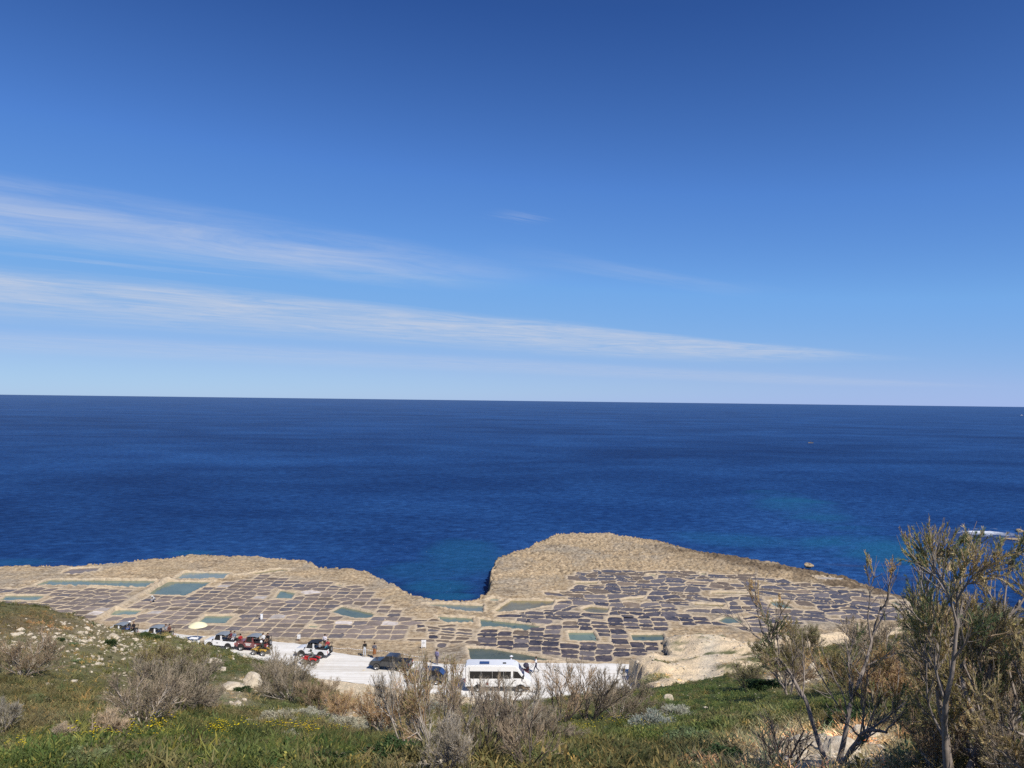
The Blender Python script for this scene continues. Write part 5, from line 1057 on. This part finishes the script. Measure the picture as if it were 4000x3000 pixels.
# ------------------------------------------------------------------ people
SKINM = simple('skin', (0.42, 0.25, 0.17), 0.6, 0, 0.06); CLOTH = {}
def cloth(c):
    if c not in CLOTH: CLOTH[c] = simple('cloth_%d' % len(CLOTH), c, 0.85, 0, 0.12, 8.0, 0.2)
    return CLOTH[c]
STAND = dict(pel=(0, 0, .95), wai=(0, 0, 1.10), che=(0, 0, 1.32), nek=(.01, 0, 1.47), hb=(.03, 0, 1.55), hm=(.03, 0, 1.64), ht=(.015, 0, 1.71), sh=(0, .18, 1.41), el=(-.02, .25, 1.14), wr=(.07, .26, .90), ha=(.10, .26, .82), hi=(0, .09, .90), kn=(.03, .10, .50), an=(-.02, .10, .09), to=(.15, .12, .04))
RAD = dict(pel=.145, wai=.13, che=.145, nek=.058, hb=.085, hm=.098, ht=.070, sh=.068, el=.047, wr=.032, ha=.036, hi=.095, kn=.062, an=.042, to=.036)
def person(loc, hd, label, top, legs, hair, over=None, head=None, scale=1.0, shoes=(0.03, 0.03, 0.03), skirt=False, sleeves=True, bag=None, group=None):
    J_ = {k: v for k, v in STAND.items()}; both = {}
    for k in J_:
        if J_[k][1] > 0:
            both[k + 'L'] = J_[k]; both[k + 'R'] = (J_[k][0], -J_[k][1], J_[k][2])
        else: both[k] = J_[k]
    both.update(over or {}); keys = list(both)
    bones = [('pel', 'wai'), ('wai', 'che'), ('che', 'nek'), ('nek', 'hb'), ('hb', 'hm'), ('hm', 'ht')]
    for s in 'LR': bones += [('che', 'sh' + s), ('sh' + s, 'el' + s), ('el' + s, 'wr' + s), ('wr' + s, 'ha' + s), ('pel', 'hi' + s), ('hi' + s, 'kn' + s), ('kn' + s, 'an' + s), ('an' + s, 'to' + s)]
    me_ = bpy.data.meshes.new('skeleton'); me_.from_pydata([both[k] for k in keys], [(keys.index(a), keys.index(b)) for a, b in bones], []); tmp = bpy.data.objects.new('skeleton', me_); COL.objects.link(tmp)
    md = tmp.modifiers.new('skin', 'SKIN'); md.use_smooth_shade = True; md.branch_smoothing = 0.3; sv = me_.skin_vertices[0].data
    for k, v in zip(keys, sv):
        b_ = k.rstrip('LR') if k not in ('pel',) else k; r_ = RAD.get(b_, 0.05); v.radius = (r_, r_); v.use_root = (k == 'pel')
    sb = tmp.modifiers.new('sub', 'SUBSURF'); sb.levels = 1; sb.render_levels = 1
    dg = bpy.context.evaluated_depsgraph_get(); dg.update(); bm_ = bpy.data.meshes.new_from_object(tmp.evaluated_get(dg)); bpy.data.objects.remove(tmp); bm_.name = 'body'
    mats = [SKINM, cloth(top), cloth(legs), cloth(shoes)]; bm_.materials.clear()
    for q in mats: bm_.materials.append(q)
    zone = {('pel', 'wai'): 2, ('wai', 'che'): 1, ('che', 'nek'): 1}
    for s in 'LR': zone.update({('che', 'sh' + s): 1, ('sh' + s, 'el' + s): 1, ('el' + s, 'wr' + s): 1 if sleeves else 0, ('pel', 'hi' + s): 2, ('hi' + s, 'kn' + s): 2, ('kn' + s, 'an' + s): 2 if not skirt else 0, ('an' + s, 'to' + s): 3})
    A = np.array([both[a] for a, b in bones]); B = np.array([both[b] for a, b in bones]); zi = np.array([zone.get(x, 0) for x in bones]); D = B - A; L2 = (D * D).sum(1)
    mi = []
    for p_ in bm_.polygons:
        c = np.array(p_.center); tt = np.clip(((c - A) * D).sum(1) / L2, 0, 1); mi.append(int(zi[np.argmin(((A + D * tt[:, None] - c) ** 2).sum(1))]))
    bm_.polygons.foreach_set('material_index', mi); bm_.polygons.foreach_set('use_smooth', [True] * len(bm_.polygons))
    t_ = empty('person', loc, R(hd), scale); link(bpy.data.objects.new('body', bm_), t_)
    hm = Vector(both['hm']); fx = MB()
    # five fingers on each hand
    for s in 'LR':
        w_, h_ = Vector(both['wr' + s]), Vector(both['ha' + s]); d = (h_ - w_).normalized(); sd_ = Vector((1, 0, 0)) if abs(d.x) < 0.8 else Vector((0, 0, 1)); sd_ = (sd_ - d * sd_.dot(d)).normalized(); nn = d.cross(sd_)
        for i, ln in enumerate((0.07, 0.08, 0.075, 0.058)):
            a_ = h_ + sd_ * (0.03 - 0.02 * i) + d * 0.015; m_ = a_ + d * ln * 0.6; fx.cyl(a_, m_, 0.010, 0.009, 5); fx.cyl(m_, m_ + (d * 0.7 + nn * 0.6).normalized() * ln * 0.5, 0.009, 0.006, 5)
        a_ = w_ + (h_ - w_) * 0.6 + sd_ * 0.03; fx.cyl(a_, a_ + (d * 0.6 + sd_ * 0.7).normalized() * 0.06, 0.012, 0.008, 5)
    fx.build('fingers', SKINM, t_)
    fc = MB(); fc.add([hm + Vector(v) for v in ((.088, -.014, .012), (.088, .014, .012), (.115, 0, -.022), (.088, -.018, -.03), (.088, .018, -.03))], [(0, 1, 2), (0, 2, 3), (1, 4, 2), (3, 2, 4)]); fc.build('nose', SKINM, t_)
    for s in (-1, 1): MB().ball((hm.x + .086, hm.y + s * .034, hm.z + .008), .012, .014, .009, 6).build('eye', M['black'], t_); MB().ball((hm.x + .0, hm.y + s * .096, hm.z - .005), .022, .012, .032, 6).build('ear', SKINM, t_)
    MB().box(hm.x + .083, hm.x + .093, hm.y - .024, hm.y + .024, hm.z - .062, hm.z - .052).build('mouth', cloth((0.28, 0.10, 0.08)), t_)
    hmesh = MB()
    if head == 'helmet': hmesh.ball((hm.x - .005, hm.y, hm.z + .03), .150, .140, .150, 14)
    elif head == 'hat': hmesh.ball((hm.x - .01, hm.y, hm.z + .06), .118, .112, .085, 14).lathe([(0.10, 0.0), (0.20, -0.02), (0.20, -0.01), (0.10, 0.015)], (hm.x - .005, hm.y, hm.z + .05), 'z', 16)
    else: hmesh.ball((hm.x - .028, hm.y, hm.z + .035), .104, .106, .100, 12)
    hmesh.build({'helmet': 'helmet', 'hat': 'hat'}.get(head, 'hair'), cloth(hair), t_, True)
    if skirt: MB().lathe([(0.15, 1.02), (0.17, 0.88), (0.20, 0.62), (0.205, 0.50), (0.19, 0.50), (0.14, 1.0)], (0, 0, 0), 'z', 16).build('skirt', cloth(legs), t_, True)
    if bag: MB().box(-.30, -.13, -.15, .15, 1.0, 1.42).build('backpack', cloth(bag), t_, bevel=0.05)
    return tag(t_, label, 'person', group)
def at(px, py, z=0.05): p = P(px, py, z); return (p.x, p.y, z)
def pose_sit(arm=0.0):
    o = {}; dz = -0.47
    for k in ('pel', 'wai', 'che', 'nek', 'hb', 'hm', 'ht'): v = STAND[k]; o[k] = (v[0] - (.06 if k != 'pel' else 0), v[1], v[2] + dz)
    for s, q in (('L', 1), ('R', -1)):
        o['sh' + s] = (-.06, q * .18, 1.41 + dz); o['el' + s] = (.02, q * .24, 1.14 + dz); o['wr' + s] = (.24, q * .16 , 1.06 + dz + arm); o['ha' + s] = (.31, q * .14, 1.05 + dz + arm)
        o['hi' + s] = (.02, q * .09, .91 + dz); o['kn' + s] = (.44, q * .12, .93 + dz); o['an' + s] = (.46, q * .12, .49 + dz); o['to' + s] = (.62, q * .13, .45 + dz)
    return o
def pose_ride():
    o = pose_sit(); lean = {'wai': .05, 'che': .16, 'nek': .22, 'hb': .26, 'hm': .27, 'ht': .26}
    for k, d in lean.items(): v = o[k]; o[k] = (v[0] + d, v[1], v[2] - d * .25)
    for s, q in (('L', 1), ('R', -1)):
        v = o['sh' + s]; o['sh' + s] = (v[0] + .16, v[1], v[2] - .04); o['el' + s] = (.28, q * .34, .72); o['wr' + s] = (.50, q * .36, .62); o['ha' + s] = (.57, q * .35, .61)
        o['kn' + s] = (.40, q * .26, .46); o['an' + s] = (.22, q * .28, .04); o['to' + s] = (.38, q * .29, .0)
    return o
def pose_walk():
    o = {}
    o['knL'] = (.18, .10, .52); o['anL'] = (.28, .10, .10); o['toL'] = (.44, .11, .05); o['knR'] = (-.02, -.10, .50); o['anR'] = (-.34, -.10, .16); o['toR'] = (-.20, -.11, .05)
    for s, q in (('L', 1), ('R', -1)): o['el' + s] = (.14, q * .23, 1.20); o['wr' + s] = (.38, q * .20, 1.08); o['ha' + s] = (.46, q * .19, 1.07)
    return o
def pose_crouch():
    o = dict(pel=(-.12, 0, .42), wai=(-.04, 0, .56), che=(.12, 0, .74), nek=(.24, 0, .84), hb=(.30, 0, .88), hm=(.35, 0, .92), ht=(.38, 0, .99))
    for s, q in (('L', 1), ('R', -1)):
        o['sh' + s] = (.16, q * .18, .80); o['el' + s] = (.32, q * .22, .54); o['wr' + s] = (.44, q * .14, .32); o['ha' + s] = (.48, q * .12, .25)
        o['hi' + s] = (-.10, q * .10, .40); o['kn' + s] = (.26, q * .18, .46); o['an' + s] = (.02, q * .15, .09); o['to' + s] = (.18, q * .17, .04)
    return o
person(at(1424, 2564), 120, 'person in black jacket and pale trousers standing at the road edge', (0.012, 0.012, 0.014), (0.55, 0.57, 0.60), (0.02, 0.015, 0.012))
person(at(1462, 2570), 95, 'person in grey coat over a rust coloured skirt at the road edge', (0.10, 0.10, 0.125), (0.24, 0.095, 0.035), (0.02, 0.015, 0.012), skirt=True, over={'wrL': (.16, .16, 1.12), 'haL': (.2, .1, 1.14)})
person(at(1268, 2534), 75, 'person in white shirt standing behind the black topped jeep', (0.70, 0.66, 0.70), (0.05, 0.045, 0.04), (0.02, 0.016, 0.014))
person(at(938, 2533), 130, 'person in red top standing at the tail of a white jeep', (0.35, 0.03, 0.03), (0.05, 0.03, 0.03), (0.02, 0.016, 0.014), sleeves=False)
person(at(603, 2353, -0.02), 230, 'person in white crouching among the small salt pans', (0.60, 0.60, 0.60), (0.12, 0.12, 0.14), (0.65, 0.65, 0.62), over=pose_crouch(), head='hat')
person(at(1706, 2596), 60, 'person in lilac jacket behind the tall bush', (0.22, 0.20, 0.33), (0.10, 0.09, 0.12), (0.05, 0.035, 0.025))
person(at(1996, 2623), 0, 'person in white shirt and white hat beyond the minibus roof', (0.72, 0.74, 0.80), (0.30, 0.32, 0.38), (0.75, 0.76, 0.78), head='hat', over={'elL': (.05, .32, 1.2), 'wrL': (.24, .26, 1.12), 'haL': (.3, .22, 1.12)})
person(at(2094, 2627), 182, 'person in white shirt and dark shorts pushing the stroller', (0.74, 0.74, 0.76), (0.025, 0.022, 0.05), (0.015, 0.012, 0.01), over=pose_walk(), skirt=False, sleeves=False)
def seated(j, x, y, hd, label, top, legs, hair, head=None):
    p = j.matrix_basis @ Vector((x, y, 0.62)); person(p, math.degrees(j.rotation_euler.z) + hd, label, top, legs, hair, over=pose_sit(), head=head)
DK = (0.03, 0.025, 0.03); HAIR = (0.018, 0.013, 0.010)
seated(J[0], -0.85, -0.42, 90, 'passenger in white cap in the farthest jeep', (0.05, 0.05, 0.06), (0.08, 0.14, 0.32), (0.75, 0.75, 0.75), 'hat'); seated(J[0], -1.45, -0.42, 90, 'passenger in dark clothes at the tail of the farthest jeep', DK, DK, (0.16, 0.10, 0.05))
seated(J[1], -0.95, -0.42, 90, 'passenger in grey in the second jeep', (0.30, 0.30, 0.32), DK, HAIR); seated(J[1], -1.45, -0.42, 90, 'dark haired passenger at the tail of the second jeep', (0.16, 0.07, 0.05), DK, HAIR)
seated(J[2], -0.80, -0.42, 90, 'passenger in dark red in the jeep ahead of the red one', (0.16, 0.04, 0.05), DK, HAIR); seated(J[2], -1.30, -0.42, 90, 'passenger in blue grey in the jeep ahead of the red one', (0.20, 0.24, 0.32), (0.5, 0.5, 0.52), HAIR)
seated(J[3], -0.95, -0.42, 90, 'passenger in white shirt in the red jeep', (0.72, 0.72, 0.74), DK, HAIR); seated(J[3], -1.55, -0.42, 90, 'passenger in black at the tail of the red jeep', (0.015, 0.015, 0.018), (0.30, 0.18, 0.12), HAIR)
seated(J[4], -0.90, 0.42, -90, 'passenger in light grey in the black topped jeep', (0.33, 0.33, 0.34), DK, HAIR); seated(J[4], -1.50, -0.42, 90, 'passenger in red in the black topped jeep', (0.40, 0.05, 0.06), (0.05, 0.22, 0.32), HAIR)
for q, lab, top, legs, hh_ in ((Q[0], 'rider in grey jacket on the red quad bike', (0.13, 0.135, 0.12), (0.18, 0.185, 0.17), (0.05, 0.055, 0.045)), (Q[1], 'rider with white helmet on the yellow quad bike', (0.03, 0.04, 0.035), (0.04, 0.045, 0.04), (0.80, 0.80, 0.80))):
    person(q.matrix_basis @ Vector((-0.28, 0, 0.34)), math.degrees(q.rotation_euler.z), lab, top, legs, hh_, over=pose_ride(), head='helmet')

# ------------------------------------------------------------------ roadside things
t_ = place('baby_stroller', 2058, 2634, 182, 'dark stroller with rounded hood on three wheels beside the minibus', 'stroller')
MB().ball((0.10, 0, 0.98), 0.32, 0.27, 0.30, 16).build('hood', cloth((0.055, 0.05, 0.075)), t_, True)
MB().prism([(-0.22, 0.50), (0.20, 0.42), (0.42, 0.52), (0.36, 0.60), (0.10, 0.56), (-0.10, 0.86), (-0.24, 0.84)], -0.22, 0.22).build('seat', cloth((0.05, 0.02, 0.025)), t_, bevel=0.03)
for s in (-1, 1):
    MB().tube([(-0.72, s * .24, 1.02), (-0.30, s * .24, .72), (0.46, s * .10, .22)], 0.016, 6).build('frame', M['black'], t_); MB().tube([(-0.02, s * .24, .58), (-0.34, s * .28, .16)], 0.016, 6).build('frame', M['black'], t_); wheel(t_, -0.36, s * 0.30, 0.15, 0.05)
MB().cyl((-0.72, -.25, 1.02), (-0.72, .25, 1.02), 0.018, 0.018, 6).build('handle', M['black'], t_); MB().box(-0.20, 0.22, -.2, .2, .22, .36).build('basket', M['red'], t_, bevel=0.02); wheel(t_, 0.50, 0, 0.13, 0.06)
p = P(772, 2508, 0.05); t_ = tag(empty('beach_parasol', p), 'cream beach parasol above the white folding table', 'parasol')
k = 8; mb = MB(); ring = [(0.0, 2.42), (0.45, 2.36), (0.85, 2.20), (1.14, 1.96)]; vs_ = [(0, 0, 2.44)]
for r_, h in ring[1:]:
    for i in range(16): a_ = math.pi * i / 8; sc_ = 1.0 if i % 2 == 0 else 0.965; vs_.append((r_ * sc_ * math.cos(a_), r_ * sc_ * math.sin(a_), h - (0.0 if i % 2 == 0 else 0.02)))
fs_ = [(0, 1 + i, 1 + (i + 1) % 16) for i in range(16)] + [(1 + j * 16 + i, 1 + (j + 1) * 16 + i, 1 + (j + 1) * 16 + (i + 1) % 16, 1 + j * 16 + (i + 1) % 16) for j in range(2) for i in range(16)]
mb.add(vs_, fs_); mb.build('canopy', M['parasol'], t_, True)
MB().cyl((0, 0, 0), (0, 0, 2.5), 0.022, 0.018, 8).build('pole', M['sign'], t_); MB().lathe([(0.001, 0.10), (0.10, 0.10), (0.26, 0.06), (0.28, 0.0)], (0, 0, 0), 'z', 16).build('base', M['sign'], t_, True)
for i in range(8): a_ = math.pi * i / 4; MB().cyl((0, 0, 2.05), (0.86 * math.cos(a_), 0.86 * math.sin(a_), 2.16), 0.008, 0.008, 4).build('rib', M['rim'], t_)
p = P(757, 2516, 0.05); t_ = tag(empty('folding_table', p, R(-10)), 'white folding table with crossed legs under the parasol', 'table')
MB().box(-0.50, 0.50, -0.32, 0.32, 0.70, 0.735).build('table_top', M['sign'], t_, bevel=0.01)
for s in (-1, 1):
    MB().cyl((-0.40, s * .26, 0), (0.40, s * .26, .70), 0.022, 0.022, 6).build('leg', M['sign'], t_); MB().cyl((0.40, s * .23, 0), (-0.40, s * .23, .70), 0.022, 0.022, 6).build('leg', M['sign'], t_)
o = link(bpy.data.objects.new('limestone_mound', ROCKS[2])); p = P(826, 2518, 0.0); o.location = (p.x, p.y, 0.3); o.scale = (1.5, 0.9, 1.3); tag(o, 'whitish rock mound between the folding table and a jeep', 'rock')
def board(px, py, w, h, leg, label, rot, rows, slant=0.0):
    t_ = tag(empty('sign_board', P(px, py, 0.03), R(rot)), label, 'sign'); MB().box(-w / 2, w / 2, -.02, .02, leg, leg + h).build('panel', M['sign'], t_, bevel=0.006)
    for (x0, x1, z0, z1) in rows: MB().box(x0 * w, x1 * w, -.0255, -.0205, leg + z0 * h, leg + z1 * h).build('lettering', M['ink'], t_)
    return t_
t_ = board(1167, 2505, 0.38, 0.50, 0.32, 'small white notice on a wooden post above the road', 0, [(-.35, -.05, .62, .68), (.08, .35, .62, .68), (-.3, .3, .40, .44), (-.3, .2, .25, .29)])
MB().cyl((0, .03, -.05), (0, .03, .80), .03, .03, 6).build('post', M['wood'], t_); MB().box(-.16, .16, -.06, .12, -.02, .08).build('foot', M['wood'], t_, bevel=.01)
t_ = board(1655, 2533, 0.56, 0.86, 0.16, 'white folding notice board standing on the rock strip', 4, [(-.30, .26, .55, .62)])
for s in (-1, 1):
    MB().box(s * .25 - .025, s * .25 + .025, -.02, .02, -0.04, .155).build('leg', M['sign'], t_)
    MB().cyl((s * .24, .02, .98), (s * .24, .36, -.02), .018, .018, 5).build('leg', M['sign'], t_)
p = P(1021, 2419, 0.02); t_ = tag(empty('white_drum', p), 'white plastic drum standing among the small pans', 'drum')
MB().lathe([(0.001, 0), (.17, 0), (.18, .04), (.18, .56), (.15, .62)], (0, 0, 0), 'z', 14).build('drum', M['sign'], t_, True); MB().lathe([(.15, .60), (.20, .62), (.20, .68), (.001, .70)], (0, 0, 0), 'z', 14).build('lid', M['sign'], t_, True)
# knotted rope on short stakes along the rock strip
t_ = tag(empty('rope_barrier', P(1480, 2541, 0.1)), 'low white rope on stakes along the rock strip', 'rope'); o0 = t_.location; px_r = [1296, 1360, 1430, 1500, 1570, 1655]; py_r = [2529, 2531, 2537, 2542, 2553, 2566]
pts = [P(a, b_, 0.36) - o0 for a, b_ in zip(px_r, py_r)]; rope = MB(); flo = MB()
for a, b_ in zip(pts[:-1], pts[1:]):
    prev = None
    for i in range(9):
        s = i / 8; q = a.lerp(b_, s) - Vector((0, 0, 0.10 * 4 * s * (1 - s)))
        if prev is not None: rope.cyl(prev, q, .012, .012, 4)
        prev = q; flo.ball(q, .045, .045, .04, 6)
rope.build('rope', M['sign'], t_); flo.build('knots', M['sign'], t_, True)
for q in pts: MB().cyl((q.x, q.y, -.15), (q.x, q.y, q.z + .04), .025, .02, 5).build('stake', M['wood'], t_)
# ------------------------------------------------------------------ on the sea
def boat(px, py, L, label, hullm, cabin, hd):
    p = P(px, py, -2.4); t_ = tag(empty('boat', p, R(hd), L), label, 'boat'); n_ = 9; V = []; F = []
    for i in range(n_):
        s = i / (n_ - 1); w = 0.17 * math.sin(math.pi * min(0.5, 0.16 + 0.34 * s) if s < 1 else 0) if False else 0.17 * (1 - max(0, (s - 0.45) / 0.55) ** 2.2); sh = 0.12 + 0.09 * s ** 2
        V += [(-.5 + s, -w, sh), (-.5 + s, -w * .72, -.05), (-.5 + s, w * .72, -.05), (-.5 + s, w, sh)]
    for i in range(n_ - 1):
        for j in range(3): F.append((4 * i + j, 4 * i + j + 1, 4 * i + j + 5, 4 * i + j + 4))
        F.append((4 * i + 3, 4 * i, 4 * i + 4, 4 * i + 7))
    F.append((0, 1, 2, 3)); MB().add(V, F).build('hull', M[hullm], t_, True)
    if cabin:
        MB().box(-.22, .16, -.11, .11, .14, .34, 0, (.8, .85)).build('cabin', M['white'], t_, bevel=.02); MB().box(-.15, .125, -.116, .116, .22, .29, 0, (.85, .9)).build('window', M['glass'], t_); MB().cyl((-.1, 0, .33), (-.1, 0, .55), .008, .005, 5).build('mast', M['rim'], t_)
    else:
        for x_ in (-.2, .12): MB().box(x_ - .04, x_ + .04, -.15, .15, .12, .14).build('thwart', M['wood'], t_)
        MB().box(-.56, -.49, -.05, .05, .02, .24).build('outboard_motor', M['black'], t_, bevel=.01)
    return t_
b1 = boat(3166, 1731, 4.6, 'small wooden boat with a figure on the open sea', 'hullwood', False, 200)
person(b1.matrix_basis @ Vector((-0.05, 0, 0.02)) , 200, 'person standing in the small boat at sea', (0.45, 0.40, 0.32), (0.10, 0.10, 0.10), HAIR)
boat(3991, 1623, 8, 'white motor boat far out near the picture edge', 'white', True, 175)
def sea_rock(px, py, w, h, label, i, z=-2.4):
    p = P(px, py, z); s = w * p.y / FPX * .5; q_ = ROCKS[i].copy(); q_.materials[0] = M['shelf']; o = link(bpy.data.objects.new('sea_rock', q_)); o.location = (p.x, p.y + s * .4, z + h * .2); o.scale = (s, s * .8, h); o.rotation_euler = (0, 0, i); tag(o, label, 'rock')
sea_rock(3160, 2214, 42, 0.7, 'rock stack standing on the shore edge', 3, -1.7); sea_rock(3990, 2078, 40, 0.9, 'reef rock breaking the water at the picture edge', 1); sea_rock(3975, 2110, 90, 0.35, 'low pale reef shelf at the picture edge', 0)
# breaking foam over the reef
m, tt_, b = new_mat('sea_foam'); g = N(tt_, 'ShaderNodeNewGeometry'); n = noise_tex(tt_, g.outputs['Position'], 0.55, 5, 0.7)
b.inputs['Base Color'].default_value = (0.82, 0.85, 0.88, 1); b.inputs['Roughness'].default_value = 0.7; at3 = N(tt_, 'ShaderNodeAttribute', attribute_name='foam')
tt_.links.new(math_node(tt_, 'MULTIPLY', ramp(tt_, math_node(tt_, 'ADD', n, at3.outputs['Fac']), [(0.55, 0.0), (0.95, 1.0)]), 0.95), b.inputs['Alpha'])
c = P(3845, 2080, -2.38); gx2 = np.linspace(-1, 1, 60); gy2 = np.linspace(-1, 1, 40); A, B = np.meshgrid(gy2, gx2, indexing='ij'); fx_ = c.x + B * 8; fy_ = c.y + A * 7; fo = np.exp(-(((B - 0.05 + A * 0.5) / 0.45) ** 2 + ((A - 0.1) / 0.16) ** 2)) * 0.75 + np.exp(-((B / 0.8) ** 2 + ((A + 0.35) / 0.25) ** 2)) * 0.30
me = mesh_np('foam', np.stack([fx_, fy_, -2.37 + 0.25 * fo * vnoise(fx_, fy_, 7)], -1).reshape(-1, 3), grid_faces(40, 60), m); a_ = me.attributes.new('foam', 'FLOAT', 'POINT'); a_.data.foreach_set('value', fo.astype(np.float32).ravel())
tag(link(bpy.data.objects.new('foam', me)), 'white foam of a wave breaking over the reef', None, None, 'stuff')
